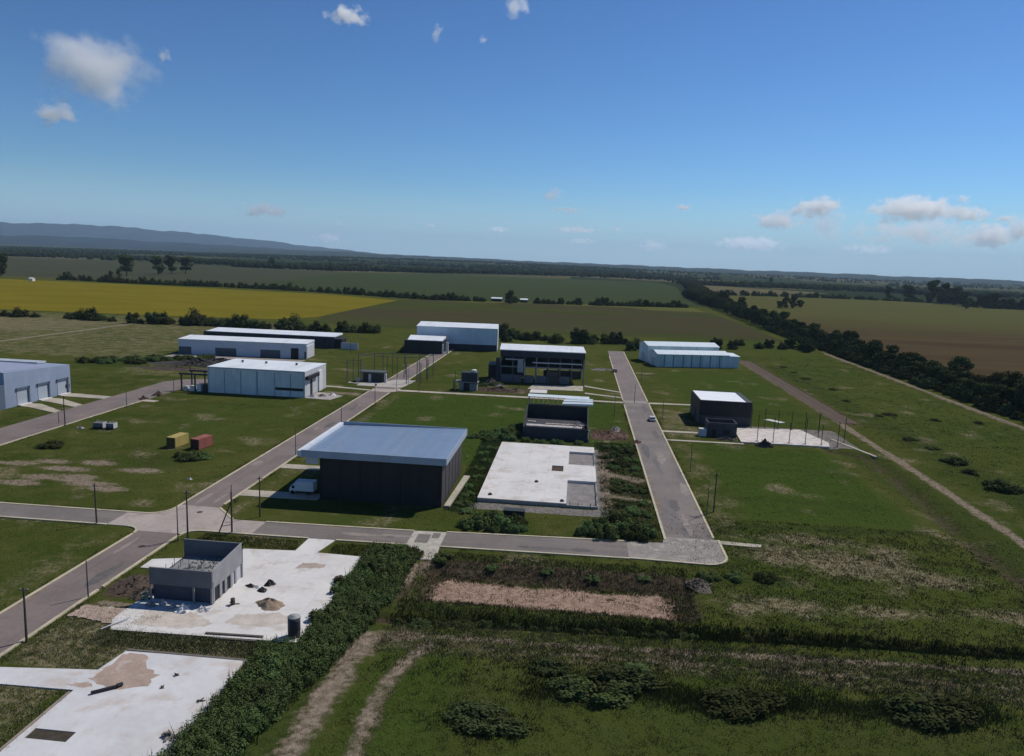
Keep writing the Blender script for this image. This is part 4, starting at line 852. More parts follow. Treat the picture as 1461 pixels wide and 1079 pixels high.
for i in range(240):
    x_, y_ = random.uniform(2.6, L_ - .6), random.uniform(4.2, D_ - .5); r_ = random.uniform(.06, .17)
    st.add([(x_ - r_, y_ - r_, 2.98), (x_ + r_, y_ - r_ * .7, 2.98), (x_ + r_ * .6, y_ + r_, 2.98), (x_ - r_, y_ + r_ * .8, 2.98), (x_, y_, 2.98 + r_ * 1.5)], [(0, 1, 4), (1, 2, 4), (2, 3, 4), (3, 0, 4)])
st.build('stone_bed', plain('pale_stone', (.16, .185, .18), .9, var=.4), t)['kind'] = 'stuff'
MB().box(2.4, L_ - .27, 3.5, 3.7, 3.0, 3.3).build('upstand', CBLKD, t)
MB().box(.0, .22, 2.9, D_ - .3, -.1, 2.7).build('left_wall', CBLKD, t)
for i in range(7): MB().tube((.5 + i * .33, 3.4 + (i % 3) * 1.7, 2.98), (.55 + i * .33, 3.4 + (i % 3) * 1.7, 4.1 + .25 * (i % 2)), .04, n=5).build('rebar', plain('rebar', (.1, .055, .04)), t)
for i in range(2): MB().tube((L_ + .02 - i * .0, .4 + i * 9.0, -.05), (L_ + .05, .4 + i * 9.0, 3.4 - i), .05, n=5).build('prop', WHS, t)

# --- small block hut with dark roof beside the footpath
t = thing('hut', 'small block hut with a dark upper floor and white tank beside the footpath', 'hut', (-44.6, 274.8, 0))
each('pier', CBLK, t, [(.3, 2.0, .2, 3.5, -.3, 2.9), (4.4, 7.2, .2, 3.5, -.3, 2.6)])
MB().box(2.02, 4.38, .6, 3.5, -.3, 2.6).build('recess', DKO, t)
MB().box(-1.2, 7.6, -.2, 4.2, 2.92, 3.3).build('floor_slab', CONC, t)
MB().box(1.2, 7.3, .0, 4.0, 3.32, 6.9).build('upper_wall', DKB, t)
o = MB().lathe([(.9, 0), (1.0, .15), (1.0, .85), (.4, 1.05), (.25, 1.1)], 14).build('roof_tank', WHT, t); o.location = (5.8, 2.0, 6.92)
MB().box(-2.0, -1.6, .2, .6, -.3, 3.9).box(-2.1, -.2, .1, .7, 1.2, 1.4).build('scaffold', STL, t)

# --- dark kiosk among the steel skeleton
t = thing('kiosk', 'low dark kiosk with white piers standing among steel posts', 'kiosk', (-85.0, 281, 0), R(4))
MB().box(.6, 9.4, .3, 4.5, -.3, 3.6).build('wall', plain('green_black', (.035, .045, .042), .7, var=.3), t)
MB().box(-.8, 9.8, -.3, 5.2, 3.62, 4.1).build('roof', plain('dull_roof', (.085, .10, .095), .6), t)
each('pier', WHS, t, [(3.2, 4.2, .0, .28, -.3, 3.2), (9.45, 10.3, .1, 1.2, -.3, 3.4), (-1.8, .2, -.2, .2, -.3, 1.6)])
# steel skeleton around it
t = thing('steel_frame', 'bare steel shed skeleton of thin posts by the left street', 'steel frame', (-90, 279.5, 0), R(6))
for x_, y_, h in ((0, 0, 8.6), (2.2, 12, 9.5), (5.4, 0, 8.8), (7.0, 22, 9.0), (14, 12, 9.0), (14.5, 24, 9.8), (21, 12, 9.4), (23.5, 0, 8.4), (27, 6, 8.8), (30, 14, 9.0), (26, 24, 9.2), (32, 22, 9.0), (1.2, 6, 8.6), (10.5, 23, 9.0), (18, 13, 9.0), (29, 2, 8.2), (31, 9, 8.6), (20, 24, 9.2)):
    MB().beam((x_, y_, -.3), (x_, y_, h), .26).build('post', STL, t)
for a, b in (((0, 0, 8.5), (5.4, 0, 8.7)), ((2.2, 12, 9.3), (14, 12, 8.9)), ((14, 12, 8.9), (30, 14, 8.9)), ((7, 22, 8.9), (32, 22, 8.9)), ((2.2, 12, 9.2), (7, 22, 8.9))): MB().beam(a, b, .21).build('top_beam', STL, t)
for bx, by in ((23.5, 0), (27, 6), (30, 14), (0, 0), (5.4, 0)):
    lat = MB(); lat.beam((bx + .9, by, -.3), (bx + .9, by, 8.2), .12)
    for k in range(9): lat.beam((bx, by, .3 + k * .9), (bx + .9, by, 1.2 + k * .9), .09)
    lat.build('lattice', plain('pale_steel', (.22, .23, .23), .6), t)

# --- portal frame left of white warehouse with stored goods
t = thing('steel_frame', 'dark portal frame canopy at the left end of the white warehouse', 'steel frame', (-139, 243.5, 0))
for x_ in (0.2, 5.2): MB().box(x_, x_ + .45, 0, .45, -.3, 5.7).build('post', STLD, t)
for x_ in (.2, 5.2): MB().box(x_, x_ + .4, 7, 7.4, -.3, 5.7).build('post', STLD, t)
each('beam', STLD, t, [(-.4, 10.2, -.1, .5, 5.72, 6.3), (-.4, 10.2, 7, 7.4, 5.72, 6.3)])

# --- far farm sheds
for x_, l_, lb in ((-107, 13, 'long white roofed farm shed far behind the sheds'), (-71.5, 9, 'shorter white roofed farm shed far behind the sheds')):
    t = thing('farm_shed', lb, 'shed', (x_, 893, 0))
    gable(t, 0, l_, 0, 8, 3.2, 4.6, DKB, WHR)
# --- small white hut in the yellow field edge
t = thing('hut', 'tiny white hut at the far edge of the yellow field', 'hut', (*at(41, 401), 0)); gable(t, 0, 5, 0, 5, 3.0, 4.2, WHT, WHR)

sheet('road', 'broad pale street at the far left by the blue grey shed', [(-153.4, 95), (-140.2, 95), (-140.2, 246), (-141.5, 256), (-136, 262), (-130, 263.6), (-130, 267.5), (-144, 267.5), (-150, 264), (-153.4, 258)], ASPH, z=.03, kerbs=([(-140.4, 100), (-140.4, 226)],))

# ================================================================== poles
POLEV = []
def pole(name, label, x, y, h, r=.13, arm=None, mat=WOOD, base=False):
    t = thing(name, label, 'pole', (x, y, 0), 0, 'poles along the streets')
    MB().tube((0, 0, -.4), (random.uniform(-.06, .06), random.uniform(-.05, .05), h), r * 1.15, r * .75, 8).build('shaft', mat, t)
    if arm == 'cross':
        MB().box(-.6, .6, .12, .22, h - .55, h - .42).build('crossarm', mat, t)
        for x_ in (-.5, 0, .5): MB().tube((x_, .17, h - .42), (x_, .17, h - .24), .045, n=6).build('insulator', WHS, t)
    if arm == 'lamp':
        MB().tube((0, 0, h - .1), (0, 1.2, h + .15), .04, n=6).build('lamp_arm', STL, t)
        MB().box(-.1, .1, 1.1, 1.6, h + .1, h + .2).build('lamp_head', WHS, t)
    if arm == 'box':
        MB().box(.12, .5, -.2, .2, h - 1.3, h - .7).build('meter_box', STLD, t)
    return t
PL = [((38, 915), 838, 'cross', 'dark pole at the kerb in the lower left corner'), ((126, 852), 800, None, 'shorter pole at the kerb left of the block house'), ((138, 747), 690, 'cross', 'tall pole beside the narrow street at far left'),
 ((254, 772), 722, None, 'thin pole left of the corner pole behind the block house'), ((268, 768), 700, 'cross', 'dark corner pole right behind the block house'), ((330, 721), 692, None, 'thin grey pole behind the frame pole at the crossing'),
 ((371, 737), 680, 'cross', 'pole on the grass in front of the black warehouse'), ((422, 650), 612, None, 'pole at the kerb left of the blue grey roof'), ((487, 606), 574, None, 'pole at the kerb just beyond the blue grey roof'),
 ((535, 580), 545, 'box', 'dark pole at the kerb near the steel skeleton'), ((93, 607), 565, 'cross', 'dark pole in front of the blue grey shed'), ((84, 604), 588, None, 'short thin post left of the pole at the blue grey shed'),
 ((181, 581), 556, None, 'thin pole beside the far left street'), ((248, 558), 538, None, 'thin pole left of the dark portal frame'), ((876, 596), 565, None, 'pole on the grass right of the half roofed shell'),
 ((905, 575), 548, None, 'pole by the footpath crossing of the right street'), ((915, 544), 524, None, 'far pole at the right kerb beyond the footpath'), ((945, 599), 570, None, 'pole on the grass left of the black box building'),
 ((985, 672), 634, None, 'green tinted pole right of the right street'), ((1018, 730), 675, 'cross', 'tall dark pole near the pale turning'), ((1008, 735), 690, None, 'shorter pole beside the tall pole near the turning'),
 ((598, 559), 528, None, 'pole by the footpath right of the steel skeleton'), ((566, 559), 541, None, 'short pole at the start of the footpath'), ((649, 560), 531, 'cross', 'pole by the footpath left of the small block hut'),
 ((500, 505), 483, 'lamp', 'far pole by the left street near the small black shed')]
def ztop(x, y, row):
    lo, hi = 0, 30
    for _ in range(40):
        m_ = (lo + hi) / 2; v = Vector((x, y, m_ - CH)); a = v.dot(_d); pv_ = 539.5 - v.dot(cy) / a * FPX
        if pv_ > row: lo = m_
        else: hi = m_
    return lo
for (b, top, arm, lb) in PL:
    x, y = at(*b); pole('utility_pole', lb, x, y, ztop(x, y, top), .14 if arm == 'cross' else .10, arm, mat=WOOD if arm else STL)
# pole with side strut and ladder rungs at the crossing
x, y = at(331, 760); t = thing('frame_pole', 'brown double pole with slanting strut and rungs at the crossing', 'pole', (x, y, 0))
MB().tube((0, 0, -.4), (0, 0, 7.6), .17, .13, 8).build('shaft', WOOD, t)
MB().tube((-2.3, -.6, -.4), (-.1, 0, 5.6), .12, .10, 8).build('strut', WOOD, t)
MB().tube((-1.75, -.4, 1.2), (0, 0, 1.5), .06, n=6).build('brace', WOOD, t)
MB().box(.1, .9, -.05, .05, 6.2, 6.3).build('crossarm', WOOD, t)
MB().lathe([(.16, 0), (.2, .1), (.2, .4), (.1, .5)], 8).build('transformer', STLD, t).location = (.75, 0, 5.7)
for i in range(4): MB().tube((.5 + i * .32, .2, -.2), (.5 + i * .32, .2, 1.1), .035, n=5).build('guard_post', WHS, t)

# steel columns standing round the white slab at right
def column(x, y, h, lb):
    t = thing('steel_column', lb, 'column', (x, y, 0), 0, 'bare columns on the white slab')
    MB().box(-.07, .07, -.10, -.07, -.3, h).box(-.07, .07, .07, .10, -.3, h).box(-.015, .015, -.069, .069, -.3, h).build('shaft', STLD, t)
    MB().box(-.35, .35, -.35, .35, .27, .33).build('base_plate', STLD, t)
    return t
NX = ['first', 'second', 'third', 'fourth', 'fifth', 'sixth', 'seventh']
for i in range(6): column(54.5 + i * 4.6, 216.2, (8.2, 7.8, 6.4, 8.0, 6.2, 7.4)[i], f'bare steel column on the near edge of the white slab, {NX[i]} from the left')
for i in range(6): column(57.0 + i * 4.2, 235.2, (7.2, 6.8, 6.2, 6.4, 6.2, 6.0)[i], f'bare steel column on the far edge of the white slab, {NX[i]} from the left')
for i, (x, y, h) in enumerate(((81.5, 222.5, 7.6), (75.2, 226.5, 7.2))): column(x, y, h, ('bare steel column right of the white slab, by the slanting kerb', 'bare steel column in the middle of the slab right side')[i])

# ================================================================== smaller things
def container(name, label, x, y, l, rz, c):
    t = thing(name, label, 'shipping container', (x, y, 0), rz)
    cm = plain(name + '_paint' + label[:4], c, .6, var=.15, scale=.5, stripe=(1, .6, .3), dirt=[v * .5 for v in c], dirt_amt=.3)
    MB().box(0, 2.44, 0, l, .05, 2.6).build('body', cm, t)
    MB().box(-.02, 2.46, -.02, l + .02, 2.6, 2.66).build('roof', cm, t)
    for a in (0.03, 1.24): MB().box(a, a + 1.17, -.05, -.005, .15, 2.5).build('door', plain(name + '_door' + label[:4], [v * .22 for v in c], .7, var=.3), t)  # doors coloured far darker than the body, for the shaded front face
    for a in (0, 2.32):
        for b in (-.03, l - .1): MB().box(a, a + .12, b, b + .13, 0, 2.62).build('corner_post', plain('corner_steel', (.10, .09, .08), .7), t)
    return t
container('shipping_container', 'yellow shipping container on the grass', -101.7, 170.9, 5.6, R(-6), (.42, .33, .10))
container('shipping_container', 'rusty red shipping container on the grass', -95.3, 170.8, 5.4, R(-10), (.30, .10, .075))

def vehicle(kind, label, cat, x, y, rz, paint, L_=4.2, W_=1.75):
    t = thing(kind, label, cat, (x, y, .02), rz)
    pm = plain('car_paint_' + label[:12].replace(' ', '_'), paint, .3, var=.05, spec=.6, bmp=0)
    h1, h2 = .78, 1.48
    pr = [(0, .28), (L_, .28), (L_, .7), (L_ - .1, h1), (L_ * .76, h1 + .08), (L_ * .62, h2), (L_ * .22, h2), (L_ * .06, h1 + .1), (0, h1)]
    MB().sweep([(a, b) for a, b in pr][::-1], -W_ / 2, W_ / 2).build('body', pm, t)
    gl = plain('car_glass', (.02, .025, .03), .12, var=.05, spec=.6, bmp=0)
    MB().sweep([(L_ * .745, h1 + .12), (L_ * .632, h2 - .05), (L_ * .60, h2 - .05), (L_ * .70, h1 + .12)][::-1], -W_ / 2 + .12, W_ / 2 - .12).build('windscreen', gl, t).location = (0, .05, .03)
    for s_ in (-1, 1): MB().box(min(s_ * (W_ / 2 + .01), s_ * (W_ / 2 + .03)), max(s_ * (W_ / 2 + .01), s_ * (W_ / 2 + .03)), L_ * .24, L_ * .62, h1 + .12, h2 - .1).build('side_window', gl, t)
    MB().box(-W_ / 2 + .15, W_ / 2 - .15, L_ * .085, L_ * .18, h1 + .16, h2 - .12).build('rear_window', gl, t)
    ty = plain('tyre', (.02, .02, .02), .9, bmp=0)
    for s_ in (-1, 1):
        for b in (.75, L_ - .8):
            wv = MB().tube((s_ * (W_ / 2 - .1), b, .32), (s_ * (W_ / 2 + .04), b, .32), .32, n=14).build('wheel', ty, t)
            MB().tube((s_ * (W_ / 2 + .041), b, .32), (s_ * (W_ / 2 + .06), b, .32), .18, n=10).build('rim', STL, wv)
        MB().box(min(s_ * .5, s_ * .8), max(s_ * .5, s_ * .8), L_ - .02, L_ + .02, .5, .65).build('headlight', WHT, t)
        MB().box(min(s_ * .55, s_ * .82), max(s_ * .55, s_ * .82), -.03, .01, .5, .66).build('tail_light', plain('tail_red', (.3, .03, .02), .4, bmp=0), t)
    return t
vehicle('car', 'white car with dark windows driving up the right street', 'car', 26.0, 236.0, R(3), (.55, .56, .57))
vehicle('car', 'dark car parked on the far left street by the small black shed', 'car', -84.5, 396, R(80), (.03, .03, .035))
vehicle('car', 'reddish car parked at the left kerb far up the right street', 'car', 18.9, 343, R(5), (.32, .19, .19))
# white box truck in the shade of the black warehouse
t = thing('box_truck', 'white box truck parked in the shade beside the black warehouse', 'truck', (-58.2, 142.4, .02))
tw = plain('truck_white', (.60, .63, .66), .5, var=.06)
MB().box(1.3, 5.2, 0, 2.2, .75, 2.75).build('cargo_box', tw, t)
MB().sweep([(0, .5), (1.25, .5), (1.25, 1.95), (.5, 1.95), (.05, 1.25)], .1, 2.1, 'y').build('cab', tw, t)
MB().sweep([(.08, 1.32), (.5, 1.88), (.44, 1.92), (.0, 1.34)], .2, 2.0, 'y').build('windscreen', plain('car_glass', (.02, .025, .03)), t)
MB().box(.55, 1.1, .07, .095, 1.25, 1.85).build('side_window', plain('car_glass', (.02, .025, .03)), t)
MB().box(.2, 5.1, .3, 1.9, .5, .74).build('chassis', STLD, t)
for a in (.7, 4.1):
    for b in ((.05, .3), (1.9, 2.15)):
        MB().tube((a, b[0], .42), (a, b[1], .42), .42, n=14).build('wheel', plain('tyre', (.02, .02, .02)), t)

# dark cylindrical tank on the near slab
t = thing('water_tank', 'dark upright cylindrical tank with a pale lid on the near slab', 'tank', (-35.0, 86.9, .05))
MB().lathe([(.80, 0), (.82, .1), (.80, .2), (.82, .9), (.79, 1.0), (.82, 1.1), (.82, 1.9), (.80, 2.0), (.82, 2.1), (.82, 2.65)], 24).build('body', plain('tank_dark', (.055, .055, .062), .55, var=.15), t, True)
MB().lathe([(.84, 2.66), (.80, 2.76), (.45, 2.86), (.4, 2.92), (.38, 2.95)], 24).build('lid', plain('tank_lid', (.30, .30, .30), .6), t, True)

def heap(name, label, cat, x, y, rx, ry, h, mat, seed=0, lumps=0, z=0, lump_mat=None):
    r = np.random.default_rng(seed); n_, m_ = 28, 9; V, F = [], []
    ph = r.uniform(0, 6.28, 6)
    for j in range(m_):
        q = j / (m_ - 1)
        for i in range(n_):
            a = 2 * math.pi * i / n_
            k = 1 + .16 * math.sin(2 * a + ph[0]) + .10 * math.sin(3 * a + ph[1]) + .07 * math.sin(7 * a + ph[2])
            hh = (h * (1 - q * q) ** 1.5 if lumps == 0 else h * (1 - q) ** 1.15) * (1 + .18 * math.sin(3 * a + 4 * q + ph[3])) + r.uniform(-.04, .04) * h
            V.append((rx * q * k * math.cos(a), ry * q * k * math.sin(a), max(-.1, hh - .06)))
    for j in range(m_ - 1):
        for i in range(n_): F.append((j * n_ + i, (j + 1) * n_ + i, (j + 1) * n_ + (i + 1) % n_, j * n_ + (i + 1) % n_))
    b_ = MB(); b_.add(V, F)
    if lumps:
        for k in range(lumps):
            a, q = r.uniform(0, 6.28), r.uniform(0, 1.0) ** .6; s_ = r.uniform(.12, .34) * (.6 + h * .25)
            px_, py_ = rx * q * math.cos(a), ry * q * math.sin(a); pz = h * (1 - q) * .9
            c_ = [(px_ + r.uniform(-1, 1) * s_ * 1.4, py_ + r.uniform(-1, 1) * s_ * 1.4, pz + r.uniform(-.2, 1) * s_) for _ in range(6)]
            b_.add(c_, [(0, 1, 2), (0, 2, 3), (0, 3, 4), (1, 2, 4), (2, 3, 5), (0, 4, 5), (1, 4, 5), (1, 3, 5)])
    o = b_.build(name, mat); o.location = (x, y, z)
    return tag(o, label, cat)
SAND = plain('sand', (.27, .205, .145), .95, var=.15, scale=1.2, fine=5)
SOILB = plain('dug_soil', (.075, .055, .042), .95, var=.35, scale=.8, fine=3, dirt=(.12, .085, .06), dirt_amt=.6)
SOILR = plain('red_soil', (.105, .058, .042), .95, var=.4, scale=.6, fine=2.5, dirt=(.05, .045, .03), dirt_amt=.7)
RUBB = plain('rubble', (.24, .225, .21), .9, var=.5, scale=1.2, fine=3)
RUBD = plain('dark_rubble', (.06, .055, .052), .9, var=.5, scale=1.0, fine=3, dirt=(.2, .17, .14), dirt_amt=.4)
heap('sand_heap', 'brown sand heap on the slab right of the block house', 'sand heap', -41.6, 94.6, 2.3, 1.7, .95, SAND, 1, z=.05)
heap('soil_heap', 'dark soil heap by the kerb left of the block house', 'soil heap', -64.0, 97.5, 2.8, 3.6, 1.0, SOILB, 2, 40)
heap('soil_heap', 'low heap of earth against the left wall of the block house', 'soil heap', -60.9, 95.0, 1.6, 2.2, .9, SOILB, 12, 30)
heap('soil_heap', 'long red brown earth heap right of the half roofed shell', 'soil heap', 10.8, 213, 5.2, 5.5, 1.3, SOILR, 3, 120)
heap('soil_heap', 'small red brown heap spilling onto the left edge of the right street', 'soil heap', 18.6, 206.5, 1.6, 2.0, .8, SOILR, 4, 30)
heap('rubble_heap', 'pale rubble heap beyond the red brown earth heap', 'rubble', 13.4, 222, 1.6, 3.0, 1.1, RUBB, 5, 60)
heap('soil_heap', 'long dark heap along the footpath before the roofed shell', 'soil heap', -28.5, 279, 8.5, 3.2, 1.5, SOILB, 6, 140)
heap('rubble_heap', 'brown rubble heap at the left end of the roofed shell floor', 'rubble', -21.5, 280, 4.0, 4.2, 1.6, plain('brown_rubble', (.14, .10, .06), .9, var=.5, scale=.8), 7, 120)
heap('scrap_heap', 'dark scrap and timber pile left of the roofed shell', 'scrap', -33.8, 292, 3.2, 4.2, 2.6, RUBD, 8, 120)
heap('rubble_heap', 'grey rubble beside the dark scrap pile', 'rubble', -29.8, 286, 2.2, 2.4, 1.6, RUBB, 9, 60)
heap('rubble_heap', 'rubble row right of the roofed shell by the street', 'rubble', 12.5, 350, 5.5, 2.4, 1.0, RUBB, 10, 90)
heap('rubble_heap', 'long dark rubble row before the long low white building', 'rubble', -163, 300, 19, 5.5, 2.6, RUBD, 11, 420)
heap('rubble_heap', 'second dark rubble row nearer the dusty yard', 'rubble', -157, 311, 17, 3.0, 1.8, RUBD, 81, 300)
heap('soil_heap', 'flat dark earth bank below the rubble rows', 'soil heap', -166, 287, 17, 4.0, 1.0, SOILB, 82, 120)
SCRUB = []
for i in range(30):
    SCRUB.append((-210 + (i + random.random()) * 1.5, random.uniform(284, 296) + i * .75 + random.uniform(0, 6)))
heap('soil_heap', 'dark clods on the kerb of the far left street, nearer pair', 'soil heap', -141.2, 225, 1.6, 1.6, 1.3, SOILB, 13, 25)
heap('soil_heap', 'dark clods on the kerb of the far left street, farther pair', 'soil heap', -141.0, 233, 2.0, 2.2, 1.5, SOILB, 14, 30)
heap('rubble_heap', 'brownish stone heap at the right end of the gravel basin', 'rubble', 21.5, 112.5, 2.2, 2.4, 1.0, plain('grey_rubble', (.105, .088, .070), .9, var=.4, scale=1), 15, 80)
heap('rubble_heap', 'small dark rubble on the black box annex forecourt', 'rubble', 45.5, 217, 3.6, 1.3, .8, RUBD, 16, 70)
heap('rubble_heap', 'dark brush pile on the near edge of the slab with bare columns', 'brush pile', 55.5, 211.3, 2.6, 1.4, 2.2, RUBD, 17, 110)
for i, (x, y, rx_, lb) in enumerate(((-91.4, 245.5, 1.5, 'white bagged goods at the corner of the white warehouse'), (-88.6, 247.5, 1.7, 'pale pallet goods in the yard right of the white warehouse'), (-86.2, 250.5, 1.4, 'white sheet strip at the far side of the goods yard'))):
    heap('goods_pile', lb, 'goods', x, y, rx_, 1.2, .9, (WHS, RUBB, WHT)[i], 20 + i, 30)
for i, (x, y, h, mt, lb) in enumerate(((-136.8, 243.9, 1.7, WHS, 'pale bulk bag under the portal frame, leftmost'), (-134.6, 244.2, 2.0, WHT, 'white bulk bag under the middle of the portal frame'), (-132.2, 244.4, 2.7, WHT, 'tall white bag by the corner of the white warehouse'), (-130.0, 244.3, 2.6, STLD, 'dark crate between the portal frame and the white warehouse'))):
    o = MB().prism([(-.8, -.7), (.75, -.8), (.85, .7), (-.7, .8)], -.1, [h, h * .93, h, h * .88]).build('bulk_bag' if mt != STLD else 'crate', mt); o.location = (x, y, 0); tag(o, lb, 'bag' if mt != STLD else 'crate')
# black bags and white sheet on the slab
BAG = plain('black_bag', (.022, .022, .024), .5, var=.4, scale=2)
for (x, y, rx_, ry_, h, mt, lb) in ((-44.4, 100.9, 1.05, .75, .75, BAG, 'black bag on the slab behind the sand heap, rear one'), (-44.6, 98.7, .95, .65, .6, BAG, 'black bag on the slab behind the sand heap, front one'), (-46.9, 99.8, 1.0, .55, .45, BAG, 'thin dark bag left of the two black bags'), (-45.7, 99.6, .9, .5, .35, WHT, 'crumpled white sheet between the black bags')):
    heap('rubbish_bag' if mt == BAG else 'plastic_sheet', lb, 'bag' if mt == BAG else 'sheet', x, y, rx_, ry_, h, mt, int(-x * 10), 0, z=.05)
t = thing('barrel', 'small dark drum standing left of the sand heap', 'barrel', (-46.8, 93.9, .05))
MB().lathe([(.30, 0), (.31, .3), (.29, .32), (.31, .34), (.31, .62), (.29, .64), (.31, .9)], 16).build('body', plain('drum', (.07, .05, .045), .6), t, True)
MB().lathe([(.29, .9), (.27, .92), (.05, .93)], 16).build('lid', STLD, t)
for a in range(3): MB().beam((0, 0, .05), (.9 * math.cos(a * 2.1 + .3), .9 * math.sin(a * 2.1 + .3), .04), .18, .1).build('timber_foot', plain('old_timber', (.07, .055, .045), .9), t)
for i, (x, y, w_, h, mt, lb) in enumerate(((-57.6, 91.6, .75, .8, CBLK, 'grey block stack before the block house, leftmost'), (-56.2, 92.0, .35, .9, WHS, 'narrow pale bag before the block house'), (-54.6, 91.7, .5, .6, WHS, 'small pale bag before the middle of the block house'), (-52.6, 91.0, 1.3, 1.0, WHT, 'heap of white bags before the block house front'), (-49.9, 91.6, 1.0, .5, WHS, 'pale sheet heap at the near right corner of the block house'), (-59.4, 93.3, .5, 1.6, plain('pale_green_sheet', (.24, .28, .24), .8), 'pale sheet leaning on the left corner of the block house'))):
    heap('goods_pile', lb, 'goods', x, y, w_, w_ * .7, h, mt, 40 + i, 16, z=.05)
# black roll on nearest slab
t = thing('pipe_roll', 'long black roll lying on the nearest slab', 'roll', (-52.2, 70.9, .06), R(36))
MB().tube((0, 0, .19), (2.6, .1, .19), .19, .21, 10).build('roll', BAG, t)
MB().tube((2.62, .12, .25), (3.2, .3, .27), .25, .2, 9).build('bundle_end', BAG, t)
for (x, y, s_, lb) in ((-44.9, 75.9, .3, 'single dark stone on the nearest slab'), (-45.2, 73.3, .3, 'faint brown lump on the nearest slab'), (-39.6, 71.6, .3, 'small dark stone near the right edge of the nearest slab')):
    heap('stone', lb, 'stone', x, y, s_, s_, s_ * .9, RUBD, int(y), 4, z=.06)
heap('rubble_heap', 'broken grey pieces at the lower right edge of the nearest slab', 'rubble', -39.8, 65.3, .9, .9, .5, RUBB, 60, 26, z=.05)
o = MB().beam((-46.5, 85.6, .12), (-38.8, 85.9, .12), .35, .2).beam((-45, 84.7, .03), (-39.2, 84.8, .03), .3, .2).build('plank', plain('plank_dark', (.10, .085, .07), .9)); tag(o, 'long dark planks along the near edge of the block house slab', 'planks')
o = MB().beam((-60.2, 84.4, .1), (-58.2, 87.5, .35), .18, .1).build('plank', WHS); tag(o, 'pale plank leaning in the weeds at the slab corner', 'plank')
# dark skip in the bushes, trailers on the lawn
t = thing('skip_bin', 'dark skip half hidden in the bushes before the white slab', 'skip', (-12.6, 137.2, 0))
MB().prism([(0, 0), (4.2, 0), (4.2, 1.9), (0, 1.9)], -.1, 1.5).build('body', plain('skip_dark', (.035, .045, .045), .6, var=.3), t)
MB().box(-.1, 4.3, -.1, .02, 1.45, 1.6).box(-.1, .02, .03, 1.9, 1.45, 1.6).build('rim', STL, t)
for x, l_, lb in ((-131.0, 2.9, 'grey crate trailer on the far lawn, left one of two'), (-127.2, 2.2, 'grey crate trailer on the far lawn, right one of two')):
    t = thing('crate_trailer', lb, 'trailer', (x, 184.5, 0))
    MB().box(0, l_, .05, 1.8, .3, .5).build('bed', STLD, t); MB().box(.1, l_ - .1, .1, 1.75, .52, 1.6).build('load', plain('grey_load', (.16, .16, .18), .8, var=.4), t)
    MB().box(0, l_ + .1, 1.8, 1.9, .3, 1.75).box(l_, l_ + .1, .1, 1.78, .3, 1.75).build('side_board', WHS, t)
    for a in (.5, l_ - .5): MB().tube((a, -.05, .3), (a, .1, .3), .3, n=12).build('wheel', plain('tyre', (.02, .02, .02)), t)
heap('goods_pile', 'pale scraps on the far lawn left of the crate trailers', 'scraps', -134.4, 184.5, 1.1, .5, .5, WHS, 70, 10)
heap('stone', 'white lump on the weedy corner of the lawn', 'stone', *at(271, 684), .4, .35, .4, WHT, 71, 4)

# ================================================================== vegetation
def leaves(clumps, size, seed, up=.45, flat=.62, jit=.35):
    r = np.random.default_rng(seed); V, F = [], []; o = 0
    for (c, rx, ry, rz, n_) in clumps:
        d = r.normal(size=(n_, 3)); d /= np.linalg.norm(d, axis=1)[:, None]
        rad = r.uniform(0, 1, n_) ** .38
        P_ = d * rad[:, None] * np.array([rx, ry, rz]) + np.array(c)
        nn = d + r.normal(size=(n_, 3)) * .55 + np.array([0, 0, up]); nn /= np.linalg.norm(nn, axis=1)[:, None]
        t = r.normal(size=(n_, 3)); a = np.cross(nn, t); a /= np.linalg.norm(a, axis=1)[:, None]; b = np.cross(nn, a)
        s_ = (size * r.uniform(1 - jit, 1 + jit, n_))[:, None]
        vs = np.stack([P_ - a * s_, P_ + b * s_ * flat, P_ + a * s_, P_ - b * s_ * flat], 1).reshape(-1, 3)
        V.append(vs); F.append(np.arange(n_ * 4).reshape(-1, 4) + o); o += n_ * 4
    return np.concatenate(V), np.concatenate(F)
TREEM = leafmat('tree_leaves', (.034, .047, .017), (.058, .074, .027), (.088, .102, .040), .12)
BUSHM = leafmat('bush_leaves', (.054, .090, .026), (.080, .120, .038), (.110, .148, .057), .35)
DARKM = leafmat('dark_bush_leaves', (.032, .044, .016), (.048, .062, .022), (.068, .080, .032), .3)
GRASSM = leafmat('grass_blades', (.066, .086, .023), (.094, .112, .033), (.13, .125, .052), .10)
STRAWM = leafmat('straw_blades', (.10, .09, .04), (.17, .15, .08), (.25, .22, .14), .2)
WEEDM = leafmat('weed_blades', (.050, .076, .021), (.074, .103, .031), (.108, .126, .046), .16)
BARK = plain('bark', (.07, .055, .042), .95, var=.3)

